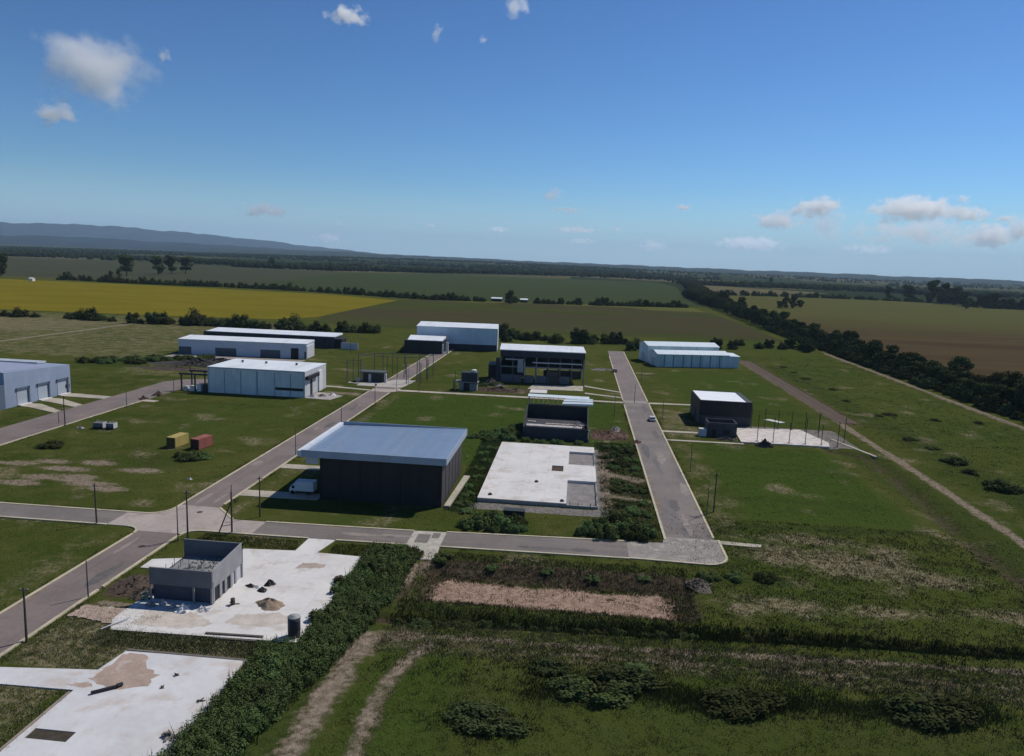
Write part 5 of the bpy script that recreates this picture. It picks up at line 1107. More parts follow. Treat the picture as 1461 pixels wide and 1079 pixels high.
def tree_proto(seed, H_, rx, low, n_clump, leaf, per):
    """a crown of many leaf clumps on a tapered trunk with limbs; base at origin"""
    r = random.Random(seed); cl = []
    ends = []
    for i in range(n_clump):
        a = r.uniform(0, 6.283); q = r.random() ** .5; zz = low + (H_ - low) * r.uniform(.08, 1) ** .85
        sh = math.sin(math.pi * min(1, max(.12, (zz - low * .5) / (H_ - low * .5) * .86))) ** .6
        x, y = rx * .72 * q * sh * math.cos(a), rx * .72 * q * sh * math.sin(a)
        k = r.uniform(.75, 1.3) * rx * .34
        zz = min(zz, H_ - k * .7); cl.append(((x, y, zz), k, k, k * .8, int(per * r.uniform(.7, 1.3)))); ends.append((x, y, zz))
    v, f = leaves(cl, leaf, seed)
    b_ = MB(); th = H_ * .5; b_.tube((0, 0, -.5), (.1, .05, th), H_ * .028, H_ * .014, 7)
    for e_ in ends[:7]: b_.tube((0.05, .02, th * r.uniform(.35, .95)), e_, H_ * .010, H_ * .003, 5)
    return npmesh('crown', v, f, TREEM), b_.mesh('trunk', BARK)
TP = [tree_proto(100 + i, *p) for i, p in enumerate(((11, 5.4, .3, 28, .44, 105), (12.5, 4.9, .4, 28, .46, 100), (9.5, 5.8, .2, 28, .42, 105), (13.5, 5.6, .5, 30, .46, 105), (9.0, 4.6, .2, 24, .40, 100), (10.5, 5.2, .2, 26, .42, 105)))]
EU = [tree_proto(200 + i, *p) for i, p in enumerate(((15, 6.4, 1.6, 22, .5, 170), (14, 5.0, 2.4, 18, .5, 160), (15, 5.8, .8, 24, .5, 170)))]
def hedge_proto(seed, H_, rx, n_clump, leaf, per):
    """broad low crown that reaches the ground, on a short forked stem"""
    r = random.Random(seed); cl = []
    for i in range(n_clump):
        a, q = r.uniform(0, 6.283), r.random() ** .55; k = r.uniform(.75, 1.25) * rx * .32
        zz = max(k * .45, H_ * math.sqrt(max(.05, 1 - (q * .92) ** 2)) * r.uniform(.12, .92) - k * .45)
        cl.append(((rx * .78 * q * math.cos(a), rx * .78 * q * math.sin(a), zz), k, k, k * .85, int(per * r.uniform(.7, 1.3))))
    v, f = leaves(cl, leaf, seed); v[:, 2] = np.maximum(v[:, 2], -.15)
    b_ = MB().tube((0, 0, -.5), (.1, 0, H_ * .45), H_ * .03, H_ * .015, 7)
    for e_ in cl[:5]: b_.tube((.03, 0, H_ * .2), e_[0], H_ * .012, H_ * .004, 5)
    return npmesh('crown', v, f, TREEM), b_.mesh('trunk', BARK)
HP = [hedge_proto(400 + i, *p) for i, p in enumerate(((8.5, 5.6, 24, .42, 110), (7.5, 6.4, 26, .42, 110), (9.5, 5.2, 24, .44, 110), (6.5, 5.8, 22, .4, 100)))]
NT = [0]
def tree(x, y, label, group=None, protos=TP, sc=1.0, pick=None, name='tree', zs=1.0):
    me = protos[random.randrange(len(protos)) if pick is None else pick]; s_ = sc * random.uniform(.86, 1.16)
    t = put(name, None, None, (x, y, float(height(np.array([x]), np.array([y]))[0])), random.uniform(0, 6.28), (s_ * random.uniform(.9, 1.12), s_ * random.uniform(.9, 1.12), s_ * zs))
    t.empty_display_size = 1; tag(t, label, 'tree', group); put('crown', me[0], t); put('trunk', me[1], t); NT[0] += 1
    return t
# tree belt at right
G_ = 'trees of the long belt'
y = 226.0
while y < 640:
    tree(162.0 + random.uniform(-.8, 1.2), y * 1.0 + random.uniform(-2, 2), 'low dark tree along the near side of the long tree belt', 'low trees of the long belt', HP, random.uniform(.55, .85))
    for k, (x0, s_) in enumerate(((168.2, .82), (175.5, .92))):
        tree(x0 + random.uniform(-1.8, 1.8), y + random.uniform(-2.5, 2.5) + k * 4, 'dense dark green tree in the long tree belt beside the brown field', G_, sc=s_ * random.uniform(.78, 1.18))
    y += 8.6
while y < 1010:
    for k, x0 in enumerate((166, 176)):
        tree(x0 + max(0, (y - 700)) * .035 + random.uniform(-2, 2), y + random.uniform(-3, 3) + k * 5, 'dense dark green tree in the long tree belt beside the brown field', G_, sc=random.uniform(.95, 1.2))
    y += 13.5
tree(196, 905, 'tall pointed tree rising above the far tree belt', None, EU, 1.25, 1); tree(190, 1000, 'rounded tree standing out beside the far tree belt', None, TP, 1.4, 3)
# clumps at the near end of the belt
for x, y_, s_ in ((118, 486, .8), (126, 492, .9), (134, 488, .75), (141, 498, .85), (148, 489, .95), (146, 478, .8), (108, 500, .8)):
    tree(x, y_, 'dark tree in the clump between the blue sheds and the belt', 'trees behind the blue sheds', protos=HP, sc=s_)
for x, y_, s_ in ((88, 470, 1.0), (99, 474, .75)): tree(x, y_, 'dark tree just right of the twin blue sheds, ' + ('larger' if s_ == 1 else 'smaller') + ' one', protos=HP, sc=s_ * 1.1)
# hedge row below the yellow field
for px, s_ in ((8, .5), (28, .85), (50, .45), (102, .75), (114, .9), (129, .9), (140, .7), (160, .5), (190, .9), (200, .55), (217, .8), (230, .95), (241, .75), (262, .7), (279, 1.15), (291, 1.0), (306, .75), (322, .85), (337, 1.2), (350, .95), (366, .8), (378, .7), (402, .9), (416, 1.15), (430, .9), (450, .85), (464, .6), (488, .85), (500, .75), (521, .9), (534, .8)):
    base = float(np.interp(px, [0, 100, 190, 290, 420, 540], [451, 454, 461, 464, 471.5, 475]))
    x, y_ = at(px, base); tree(x, y_, 'dark rounded tree in the hedge row below the yellow field', 'trees of the left hedge row', protos=HP, sc=s_ * 1.16)
# trees behind the roofed shell
for px, base, s_ in ((722, 481, .95), (733, 482, .8), (743, 484, .6), (753, 485, .85), (766, 485, .7), (778, 486, .45), (794, 489, .9), (826, 490, 1.05), (836, 490, .9), (848, 488, .6), (868, 490, 1.1), (879, 490, .85), (892, 491, .45), (908, 497, .85), (900, 500, .6), (645 + 78, 487, .6)):
    x, y_ = at(px, base); tree(x, y_, 'dark rounded tree in the row behind the roofed shell', 'trees behind the roofed shell', protos=HP, sc=s_ * 1.22)
# far hedge
px = 88
while px < 985:
    gap = (690 < px < 722) or (736 < px < 760)
    base = float(np.interp(px, [85, 200, 300, 400, 500, 600, 690, 760, 860, 990], [399, 405, 409, 413.5, 420, 427, 430.5, 433, 436, 439.5]))
    if not gap and random.random() < .93:
        x, y_ = at(px, base); tree(x, y_, 'dark tree in the far hedge behind the yellow and striped fields', 'trees of the far hedge', protos=HP, sc=random.uniform(.75, 1.25) * (1.2 if px < 300 else 1.1))
    px += random.uniform(7, 13.5)
tree(*at(727, 434), 'round tree between the two far farm sheds', None, sc=1.25, pick=3)
# tall lone trees on the left
for (px, b, h, p_, lb) in ((181, 394, 29, 0, 'broad dark tree alone on the grey field at left'), (170, 395, 11, 1, 'low tree at the foot of the broad dark tree'), (226, 392, 24, 2, 'loose crowned tree in the group of three, left one'), (245, 391, 25, 1, 'dark tree in the group of three, middle one'), (265, 391, 23, 0, 'round dark tree in the group of three, right one'), (389, 383, 14, 1, 'small dark tree alone far behind the yellow field'), (2, 394, 23, 2, 'tree cut by the left edge of the picture'), (158, 397, 8, 2, 'low bush like tree left of the broad dark tree')):
    x, y_ = at(px, b); d_ = math.hypot(x, y_); tree(x, y_, lb, None, EU, h * d_ / FPX / 14.5, p_)
# right hand woods and big tree
x, y_ = at(1328, 432)
for dx, dy, s_ in ((0, 0, 3.1), (-34, 20, 2.6), (32, 15, 2.7), (-70, 30, 2.0), (64, 40, 2.1), (10, -25, 2.3)):
    tree(x + dx, y_ + dy, 'huge dark tree of the tall clump on the right horizon', 'trees of the tall clump', EU, s_, None)
for px, b, s_ in ((1112, 440, 1.2), (1120, 440, 1.35), (1131, 440, 1.5), (1141, 439, 1.15)):
    tree(*at(px, b), 'tree of the small island clump on the right field', 'trees of the island clump', sc=s_ * .95)
tree(*at(1378, 441), 'dark round tree alone at the right end of the brown field', None, sc=1.5, pick=0); tree(*at(1100, 408), 'lone upright tree on the far hedge at right', None, EU, 1.9, 1)
def hedge_row(name, label, spots, protos):
    V, F, o = [], [], 0
    for x, y, k in spots:
        me = random.choice(protos)[0]; v = np.empty(len(me.vertices) * 3, np.float32); me.vertices.foreach_get('co', v); v = v.reshape(-1, 3) * k
        a = random.uniform(0, 6.28); c_, s_ = math.cos(a), math.sin(a); v = np.stack([v[:, 0] * c_ - v[:, 1] * s_ + x, v[:, 0] * s_ + v[:, 1] * c_ + y, v[:, 2]], -1)
        V.append(v); F.append(np.arange(len(v)).reshape(-1, 4) + o); o += len(v)
    return tag(put(name, npmesh(name, np.concatenate(V), np.concatenate(F), TREEM)), label, 'hedge', kind='stuff')
hedge_row('hedge', 'thin dark hedge along the top of the brown field', [(*at(px + random.uniform(-3, 3), float(np.interp(px, [1004, 1100, 1200, 1330], [420.5, 423, 426.5, 432]))), random.uniform(.9, 1.6)) for px in range(1004, 1330, 8) if random.random() < .93], HP)
hedge_row('hedge', 'dark wood at the right edge behind the brown field', [(*at(px + random.uniform(-3, 3), float(np.interp(px, [1345, 1400, 1500], [434, 439.5, 444]))), random.uniform(1.3, 2.2)) for px in range(1340, 1500, 7)], TP + HP)

# far woods: one mass of crowns
def wood(name, label, pts, hs, mat, seed):
    r = np.random.default_rng(seed); v0, f0 = ico(1); V, F = [], []; o = 0
    for (x, y), h in zip(pts, hs):
        z0 = float(height(np.array([x]), np.array([y]))[0]); w_ = h * r.uniform(.5, .85)
        v = v0 * (1 + r.uniform(-.28, .28, (len(v0), 1))) * np.array([w_, w_, h * .56]) + np.array([x, y, z0 + h * .46]); V.append(v); F.append(f0 + o); o += len(v0)
    return tag(put(name, npmesh(name, np.concatenate(V), np.concatenate(F), mat)), label, 'woods', kind='stuff')
CLEAR = ([(-2100, 2750), (-1050, 2750), (-1050, 3900), (-2400, 3900)], [(-820, 2700), (-400, 2800), (-380, 3500), (-950, 3400)], [(560, 3000), (1250, 3000), (1500, 4200), (760, 4200)], [(1500, 3000), (2400, 2700), (2900, 3700), (1800, 4300)], [(-1500, 4300), (-500, 4300), (-400, 5000), (-1600, 5000)])
r = np.random.default_rng(5); pts = []
while len(pts) < 9000:
    x, y = r.uniform(-4200, 3800, 6000), 2250 + (r.random(6000) ** 1.5) * 5200
    d_ = wob(x, y, 900, 21) - np.where((x > 380) & (y > 2600), .55, 0)
    ok = ~((y < 2700) & (x > -700) & (x < 300)) & (np.abs(x) < y * .95) & (d_ + r.uniform(-.5, .5, 6000) > -.05)
    for q in CLEAR: ok &= ~inpoly(x, y, q)
    pts += list(zip(x[ok], y[ok]))
pts = pts[:9000]
WOODM = leafmat('wood_leaves', (.010, .015, .008), (.016, .023, .010), (.022, .028, .012), .01)
wood('forest', 'dark woods spread over the far plain under the horizon', pts, r.uniform(7, 15, len(pts)), WOODM, 6)
pts = [(float(np.interp(y, [1010, 1260, 1700, 2350], [184, 196, 262, 325])) + r.uniform(-14, 22), y) for y in np.linspace(1012, 2350, 300)]
wood('forest', 'far end of the tree belt running to the horizon', pts, r.uniform(9, 15, len(pts)), WOODM, 7)
pts = [(px_ * 1.0, 0) for px_ in ()]
P2 = []
for i in range(420):
    px = r.uniform(985, 1330); b = np.interp(px, [985, 1100, 1200, 1330], [406, 410, 413.5, 421]); P2.append(at(px, b + r.uniform(-.8, .8)))
wood('forest', 'thin dark wooded line beyond the tan field at right', P2, r.uniform(9, 16, len(P2)), WOODM, 8)
P2 = []
for i in range(900):
    px = r.uniform(330, 985); b = np.interp(px, [330, 480, 740, 925, 985], [381, 387, 392, 398, 402]); P2.append(at(px, b - abs(r.normal()) * 1.6))
for i in range(420):
    px = r.uniform(-40, 330); b = np.interp(px, [-40, 160, 330], [365, 369, 378]); P2.append(at(px, b - abs(r.normal()) * 1.2))
wood('forest', 'dark edge of the woods behind the green and grey fields', P2, r.uniform(9, 16, len(P2)), WOODM, 9)

# bushes
def bush_mesh(seed, rx, ry, h, leaf, n_, mat, k=7):
    r = random.Random(seed); cl = []
    for i in range(k):
        a, q = r.uniform(0, 6.28), r.random() ** .5 * 1.25
        s_ = r.uniform(.18, .5); hh = h * r.uniform(.45, 1.0) * (1 - .35 * q)
        cl.append(((rx * .62 * q * math.cos(a), ry * .62 * q * math.sin(a), hh * .5), rx * s_, ry * s_, hh * .55, int(n_ / k)))
    v, f = leaves(cl, leaf, seed, up=.6); v[:, 2] = np.maximum(v[:, 2], -.1)
    return npmesh('bush', v, f, mat)
BP = [bush_mesh(300 + i, 2.2, 2.0, 2.4, .125, 3600, m_, 15) for i, m_ in enumerate((BUSHM, BUSHM, BUSHM, DARKM, DARKM))]
def bush(x, y, s_, label, pick=None, zs=1.0, group=None):
    k = random.randrange(5) if pick is None else pick
    o = put('bush', BP[k], None, (x, y, float(height(np.array([x]), np.array([y]))[0]) - .05), random.uniform(0, 6.28), (s_, s_, s_ * zs))
    return tag(o, label, 'bush', group)
for i, (x, y, s_) in enumerate(((-17.6, 131.4, 1.3), (-14.8, 133.6, 1.5), (-12.2, 132.2, 1.5), (-10.0, 134.2, 1.25), (-16.8, 135.0, 1.0), (-9.6, 131.2, 1.0), (-13.6, 130.0, .9))):
    bush(x, y, s_, 'dark bush of the thicket in front of the white slab at left', group='bushes of the left thicket', pick=i % 4)
for i, (x, y, s_) in enumerate(((4.4, 133.2, 1.3), (7.0, 131.6, 1.5), (10.0, 133.0, 1.6), (12.6, 131.8, 1.4), (9.0, 136.2, 1.5), (12.4, 136.0, 1.3), (6.2, 135.4, 1.2), (14.8, 133.6, 1.1), (14.4, 137.0, 1.0), (3.0, 131.2, .8))):
    bush(x, y, s_, 'dark bush of the big thicket beside the near end of the right street', group='bushes of the right thicket', pick=i % 5)
for i, (x, y, s_) in enumerate(((10.5, 144, 1.0), (13, 146, 1.1), (15.3, 144.5, .9), (12, 150, .9), (10.8, 160, .8), (13.2, 161.5, 1.0), (15.6, 160, .8), (11.4, 166, .9), (10.5, 178, .9), (13.2, 182, 1.2), (15.4, 186, 1.0), (11.2, 190, 1.1), (14.2, 195, 1.2), (11, 199, 1.1), (15.5, 200, .9), (9.2, 187, .8), (16, 178, .8), (16, 152, .8))):
    bush(x, y, s_, 'weedy bush on the strip between the white slab and the right street', group='bushes of the weedy strip', zs=.65)
for i, (x, y, s_) in enumerate(((-17.2, 207, 1.6), (-16.2, 213, 1.4), (-17.6, 201.5, 1.2), (-21.5, 203, 1.3), (-25, 206, 1.0), (-20.5, 209.5, 1.2), (-23.5, 199, 1.0), (-27.5, 201, .9), (-13, 200.6, .9), (-9, 200.2, .8), (-4, 200.6, .9), (2, 201, .8))):
    bush(x, y, s_, 'green bush beside the half roofed shell', group='bushes around the half roofed shell', zs=.8, pick=i % 3)
for i, (x, y, s_) in enumerate(((-21.5, 150, .8), (-22.4, 156, .7), (-21, 163, .8), (-22.2, 170, .8), (-20.6, 177, .9), (-22.6, 184, .9), (-20.8, 190, .9), (-21.6, 143.5, .9), (-20.4, 139, .9))):
    bush(x, y, s_, 'low bush between the black warehouse and the white slab', group='low bushes left of the white slab', zs=.55, pick=i % 3)
for (px, py, s_, lb, p_) in ((272, 653, 1.5, 'dark green mound of weeds before the containers', 3), (282, 653, 1.3, 'smaller green mound right of the weed mound by the containers', 1), (72, 637, 1.3, 'dark bush alone on the left lawn', 3), (1425, 697, 2.0, 'large dark bush on the grass at the right edge', 4), (1440, 700, 1.4, 'dark bush right of the large bush at the right edge', 3), (1360, 660, 1.6, 'flat dark bush right of the dirt track', 4), (1300, 628, 1.2, 'low bush on the right meadow below the mid one', 4), (1252, 594, 1.0, 'low bush on the right meadow, middle of the row', 4), (1270, 592, 1.1, 'low bush right of the middle one on the meadow', 3), (1208, 573, .9, 'low bush on the right meadow near the ploughed strip', 4), (1188, 556, 1.0, 'low bush higher up the right meadow', 4), (1150, 541, 1.0, 'low bush beside the dirt track far up', 3), (1133, 532, .9, 'second low bush beside the dirt track far up', 4), (1118, 524, .9, 'farthest low bush beside the dirt track', 3), (1335, 600, 1.0, 'low bush near the pale lane at right', 4), (1398, 604, .9, 'low bush at the foot of the pale lane', 4), (1330, 640, .9, 'small low bush left of the flat dark bush', 3), (1385, 676, 1.0, 'dark bush left of the large bush at the right edge', 4),
    (690, 1030, 1.45, 'dark round bush in the near field at bottom centre', 3), (712, 1035, .9, 'small bush right of the round bush at bottom centre', 4), (668, 1020, .9, 'small bush left of the round bush at bottom centre', 0), (785, 955, 1.0, 'bush at the left end of the bush row in the near field', 3), (815, 985, 1.35, 'broad bush of the near bush row, left part', 4), (850, 990, 1.6, 'broad bush of the near bush row, middle part', 0), (885, 978, 1.5, 'broad bush of the near bush row, right part', 3), (900, 960, 1.0, 'small bush behind the near bush row', 1), (1035, 1005, 1.3, 'dark bush in the near field right of centre', 4), (1060, 1008, 1.5, 'larger dark bush in the near field right of centre', 3), (1085, 1003, 1.0, 'small bush beside the larger dark bush right of centre', 4), (1300, 1020, 1.3, 'dark bush in the near field at lower right, left one', 4), (1330, 1022, 1.6, 'dark bush in the near field at lower right, middle one', 3), (1362, 1018, 1.3, 'dark bush in the near field at lower right, right one', 4)):
    x, y_ = at(px, py); o = bush(x, y_, s_ * (1.15 if py < 700 else 1), lb, p_, (.42 if py < 650 and px > 1000 else .62) if py < 940 else .8)
    if py > 940: o.rotation_euler = (0, 0, random.uniform(-.35, .35)); o.scale = (s_ * random.uniform(1.15, 1.5), s_ * .95, s_ * random.uniform(.55, .75))
for i in range(30):
    px = 540 + i * 31 + random.uniform(-8, 8); b = float(np.interp(px, [540, 720, 960, 1200, 1461], [886, 891, 905, 912, 934]))
    if 545 < px < 1000 or random.random() < .45:
        x, y_ = at(px, b); bush(x, y_, random.uniform(.5, .85), 'dark bush growing along the ditch', group='bushes along the ditch', zs=.7, pick=random.choice((3, 4)))
for i in range(5):
    bush(-23 + i * 9 + random.uniform(-3.5, 3.5), 113.6 + random.uniform(-.8, 1.2), random.uniform(.4, .8), 'low bush on the bank above the gravel basin', group='bushes on the basin bank', zs=.6, pick=random.randrange(5))
for i, (x, y, s_) in enumerate(((-31, 290, 1.3), (-36.5, 287, 1.0), (-39, 282, .8), (-26.4, 116, 1.2), (-25.4, 113.4, 1.1), (-20.4, 115.2, .9), (23.5, 115.8, .9), (28, 116.5, .9), (33, 116.8, .9), *[(x, y, random.uniform(1.0, 2.1)) for x, y in SCRUB])):
    bush(x, y, s_, ('bush by the dark scrap pile', 'bush by the dark scrap pile', 'bush by the dark scrap pile', 'bush at the left side of the culvert slab', 'bush at the left side of the culvert slab', 'bush at the right side of the culvert slab', 'bush on the grass below the pale turning', 'bush on the grass below the pale turning', 'bush on the grass below the pale turning')[i] if i < 9 else 'bush in the scrub left of the rubble before the long white building', group='bushes by works' if i < 9 else 'bushes before the long white building', zs=.8, pick=i % 5)

NB = [at(px, py) for px, py in ((690, 1030), (668, 1022), (712, 1030), (785, 955), (815, 985), (850, 990), (885, 978), (905, 962), (930, 985), (770, 985), (1000, 1000), (1035, 1005), (1060, 1008), (1095, 1003), (1130, 1000), (1265, 1015), (1300, 1020), (1330, 1022), (1365, 1018), (1395, 1012), (960, 990), (1190, 1005))]
r = np.random.default_rng(88); bx_, by_ = [], []
for q in NB:
    k = 230; bx_ += list(q[0] + r.normal(size=k) * 2.0); by_ += list(q[1] + r.normal(size=k) * 1.3)
NBX, NBY = np.array(bx_), np.array(by_)
# tall weed strip beside the slabs: distinct shrubs over a mass of weeds
STRIP = [(-27.0, 117.5), (-25.2, 112), (-24.6, 102), (-26.2, 92), (-27.6, 82), (-30.0, 72), (-32.0, 62), (-34.5, 52), (-40.5, 52), (-38.2, 64), (-37.8, 74), (-37.4, 79.8), (-38.6, 83.6), (-33.4, 84.4), (-33.0, 95), (-33.4, 113), (-33.8, 117.5)]
def scatter(n_, x0, x1, y0, y1, poly=None, seed=0, avoid=(), dens=None):
    r = np.random.default_rng(seed); x, y = r.uniform(x0, x1, n_), r.uniform(y0, y1, n_); k = np.ones(n_, bool)
    if poly is not None: k &= inpoly(x, y, poly)
    for a in avoid: k &= ~((x > a[0]) & (x < a[1]) & (y > a[2]) & (y < a[3]))
    if dens is not None: k &= r.uniform(0, 1, n_) < dens(x, y)
    k &= np.abs(x - y * -.087) < y * .86 + 6
    return x[k], y[k]
def tufts(name, label, x, y, h, blades, wd, mat, seed, lean=.5, spread=.35):
    r = np.random.default_rng(seed); n_ = len(x); z = height(x, y)
    hb = h * r.uniform(.55, 1.35, n_)
    X_ = np.repeat(x, blades) + r.normal(size=n_ * blades) * spread; Y_ = np.repeat(y, blades) + r.normal(size=n_ * blades) * spread
    Z_ = np.repeat(z, blades) - .04; H_ = np.repeat(hb, blades) * r.uniform(.6, 1.1, n_ * blades)
    a = r.uniform(0, 6.283, n_ * blades); c_, s_ = np.cos(a) * wd, np.sin(a) * wd; l = r.uniform(0, 1, n_ * blades) * lean * H_; b = r.uniform(0, 6.283, n_ * blades)
    v = np.stack([np.stack([X_ - c_, Y_ - s_, Z_], -1), np.stack([X_ + c_, Y_ + s_, Z_], -1), np.stack([X_ + np.cos(b) * l, Y_ + np.sin(b) * l, Z_ + H_], -1)], 1).reshape(-1, 3)
    return tag(put(name, npmesh(name, v, np.arange(len(v)).reshape(-1, 3), mat)), label, 'weeds' if 'weed' in name else 'grass', kind='stuff')
sx_, sy_ = scatter(9000, -42, -23, 50, 118, STRIP, 1)
r = np.random.default_rng(33)
V, F = leaves([((x, y, r.uniform(.2, 1.25)), r.uniform(.3, .8), r.uniform(.3, .8), r.uniform(.35, .95), 62) for x, y in zip(sx_[:2600], sy_[:2600])], .095, 77, up=.7)
V[:, 2] = np.maximum(V[:, 2], -.1)
tag(put('tall_weeds', npmesh('tall_weeds', V, F, BUSHM)), 'dense strip of tall leafy weeds running beside the two slabs', 'weeds', kind='stuff')
tufts('tall_weeds', 'long grass standing among the leafy weeds beside the slabs', sx_[2000:6500], sy_[2000:6500], 1.7, 6, .06, WEEDM, 34, .5, .4)
for i in range(26):
    t_ = random.random(); y = 55 + 61 * ((i + .5) / 26); row = [q for q in STRIP]
    xl = float(np.interp(y, [52, 64, 79, 83, 85, 117], [-39.5, -37.4, -36.6, -36.4, -32.2, -32.6])); xr = float(np.interp(y, [52, 62, 72, 82, 92, 102, 112, 117], [-35.3, -33, -31, -28.6, -27.2, -25.6, -26, -28]))
    x = random.uniform(xl, xr); bush(x, y, random.uniform(.45, 1.45), 'leafy shrub standing out of the tall weed strip', group='shrubs of the weed strip', pick=random.randrange(5), zs=random.uniform(.65, 1.05))

for x, y, s_ in ((-29.5, 114.5, 1.35), (-27.6, 112, 1.4), (-30.6, 110.5, 1.2), (-26.8, 108.5, 1.25), (-28.8, 106, 1.3), (-31.2, 104, 1.1), (-26.6, 103, 1.1)):
    bush(x, y, s_, 'big leafy shrub at the far end of the weed strip near the culvert', group='big shrubs by the culvert', pick=random.randrange(3), zs=1.05)
ROADS = [(XL - .3, XR + .3, 30, 440), (18, 28, 120, 430), (-260, 11, 118, 129.5), (-61, -33, 84, 120), (-67, -37, 50, 81), (-52, -23, 139, 167), (-20, 7, 145, 196), (-130, -92, 242, 266), (-28, -21, 113, 128), (-154, -139, 90, 270), (-15, 6, 203, 226), (40, 58, 219, 258), (49, 77, 213, 237)]
x, y = scatter(60000, -24, 110, 48, 98, None, 2, (), lambda x, y: np.clip(.45 + .5 * wob(x, y, 11, 9), .08, 1) * np.where(pdist(x, y, [(-19.5, 89.8), (-26.2, 80), (-28.5, 48)]) < 1.3, .12, 1) * np.where(pdist(x, y, [(-17, 89.5), (-20.8, 76), (-20.5, 48)]) < .9, .2, 1))
kk = y > 79
tufts('grass', 'rough grass of the near field below the grassy track', x[kk], y[kk], .34, 7, .05, GRASSM, 3, .9, .3)
tufts('grass', 'short dark grass of the near field along the bottom edge', x[~kk], y[~kk], .2, 8, .045, GRASSM, 103, 1.1, .32)
tufts('tall_weeds', 'tall coarse weeds around the near field bushes', NBX, NBY, .5, 7, .05, GRASSM, 89, .7, .35)
x, y = scatter(9000, -24, 130, 85.5, 94, None, 4); tufts('grass', 'straw coloured dry grass along the grassy track', x, y, .32, 6, .05, STRAWM, 5, .9, .35)
x, y = scatter(16000, -24, 140, 94, 100, None, 6, (), lambda x, y: np.clip(1.1 - pdist(x, y, DITCH) / 2.2, .03, .8)); tufts('tall_weeds', 'tall dark weeds lining the ditch', x, y, .65, 6, .07, WEEDM, 7, .6, .35)
x, y = scatter(14000, 19, 76, 98, 146, None, 8, (), lambda x, y: np.clip(.35 + .6 * wob(x, y, 9, 12), .03, 1)); tufts('grass', 'patchy rough grass of the waste plot at right', x, y, .34, 6, .06, GRASSM, 9, .8, .35)
x, y = scatter(15000, 24, 84, 100, 143, None, 10, (), lambda x, y: np.clip(.1 + .9 * np.clip(wob(x, y, 8, 31), 0, 1), 0, 1)); tufts('grass', 'dry pale grass of the waste plot at right', x, y, .3, 5, .06, STRAWM, 11, .8, .4)
x, y = scatter(3000, -24, 20, 96, 119, None, 12, [(-19.5, 15.5, 102.5, 109.4)], lambda x, y: np.clip(.5 + .5 * wob(x, y, 5, 44), .05, 1)); tufts('tall_weeds', 'weeds on the banks of the gravel basin', x, y, .4, 6, .06, WEEDM, 13, .8, .3)
x, y = scatter(5200, -24, 20, 97, 118.5, None, 112, [(-19.5, 15.5, 102.5, 109.4)], None); tufts('grass', 'brown dry grass on the banks of the gravel basin', x, y, .35, 6, .05, plain('brown_blades', (.075, .058, .032), .9, var=.4, bmp=0), 113, .8, .3)
x, y = scatter(900, -20, 16, 102, 110, None, 14, (), lambda x, y: np.clip(.3 + wob(x, y, 5, 40), 0, 1)); tufts('grass', 'sparse weeds on the pink gravel floor', x, y, .3, 5, .06, WEEDM, 15, .8, .25)
x, y = scatter(9000, -67.5, -54.5, 55, 91, None, 16, [(-67, -54.4, 71.1, 75.7)], lambda x, y: np.clip(.6 + .6 * wob(x, y, 4, 50), .1, 1)); tufts('grass', 'rough grass between the near street and the slabs', x[::3], y[::3], .28, 7, .055, GRASSM, 17, .8, .25); tufts('grass', 'dry grass between the near street and the slabs', x[1::3], y[1::3], .3, 6, .05, STRAWM, 117, .9, .3)
x, y = scatter(4200, -60, -38, 81, 85, None, 18); tufts('tall_weeds', 'weeds between the two concrete slabs', x[::4], y[::4], .32, 6, .06, WEEDM, 19, .7, .3); tufts('grass', 'dry stalks between the two concrete slabs', x[1::2], y[1::2], .26, 6, .05, STRAWM, 119, .9, .3)
x, y = scatter(3200, -64, -34, 114.2, 118.6, None, 20, [(-46, -40, 112, 121)]); tufts('grass', 'weedy grass verge behind the block house slab', x[::2], y[::2], .26, 6, .06, WEEDM, 21, .8, .3)
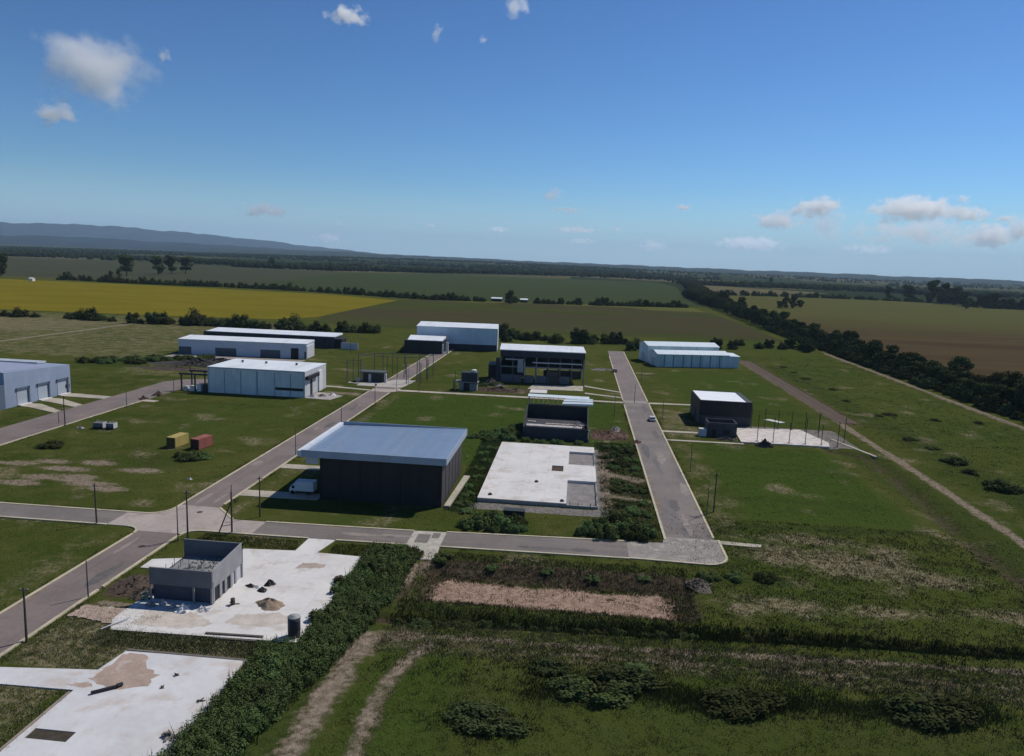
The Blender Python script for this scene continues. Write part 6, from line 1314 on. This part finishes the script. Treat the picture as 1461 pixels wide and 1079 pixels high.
x, y = scatter(9000, 7, 17.8, 129.5, 204, None, 22, (), lambda x, y: np.clip(.6 + .5 * wob(x, y, 6, 60), .1, 1) * np.where((np.abs(y - 173 + (x - 8) * .5) < 2.6) | (np.abs(y - 156 + (x - 8) * .3) < 2.0), .08, 1)); tufts('tall_weeds', 'weeds on the strip left of the right street', x[::2], y[::2], .45, 6, .07, WEEDM, 23, .7, .4)
x, y = scatter(7000, -24.5, -19, 139, 204, None, 24); tufts('tall_weeds', 'weeds between the black warehouse and the white slab', x[::2], y[::2], .35, 6, .07, WEEDM, 25, .7, .4)
x, y = scatter(84000, -215, 150, 98, 270, None, 26, ROADS, lambda x, y: np.clip(.30 + .5 * wob(x, y, 17, 70), .02, .8)); tufts('grass', 'short mown grass of the building plots', x, y, .2, 6, .08, GRASSM, 27, 1.2, .55)
kx, ky = [], []; r = np.random.default_rng(61)
for (ax, ay), (bx, by) in (((-76.5, 50), (-76.5, 116)), ((-76.5, 131), (-76.5, 260)), ((-67.2, 50), (-67.2, 116)), ((-67.2, 134), (-67.2, 262)), ((17.7, 130), (17.7, 262)), ((28.1, 135), (28.1, 268)), ((-56, 126.5), (10, 129.9)), ((-21, 119.9), (22, 120.6)), ((-66, 264.4), (18, 265.6)), ((-66, 268.8), (18, 269.4)), ((-130, 117.6), (-84, 118.7)), ((-130, 126.6), (-84, 126.6)), ((-139.9, 110), (-139.9, 226))):
    k = int(math.dist((ax, ay), (bx, by)) * 6); t = r.uniform(0, 1, k); keep = np.sin(t * 40 + ax) + r.normal(size=k) > .2
    kx += list((ax + (bx - ax) * t + r.normal(size=k) * .3)[keep]); ky += list((ay + (by - ay) * t + r.normal(size=k) * .3)[keep])
tufts('grass', 'ragged grass growing along the street kerbs', np.array(kx), np.array(ky), .28, 6, .06, GRASSM, 62, .9, .25)
x, y = scatter(9000, 96, 152, 150, 440, None, 28, (), lambda x, y: np.clip(.35 + .5 * wob(x, y, 20, 80), .02, .8)); tufts('grass', 'meadow grass between the dirt track and the tree belt', x, y, .3, 6, .1, GRASSM, 29, 1.0, .6)
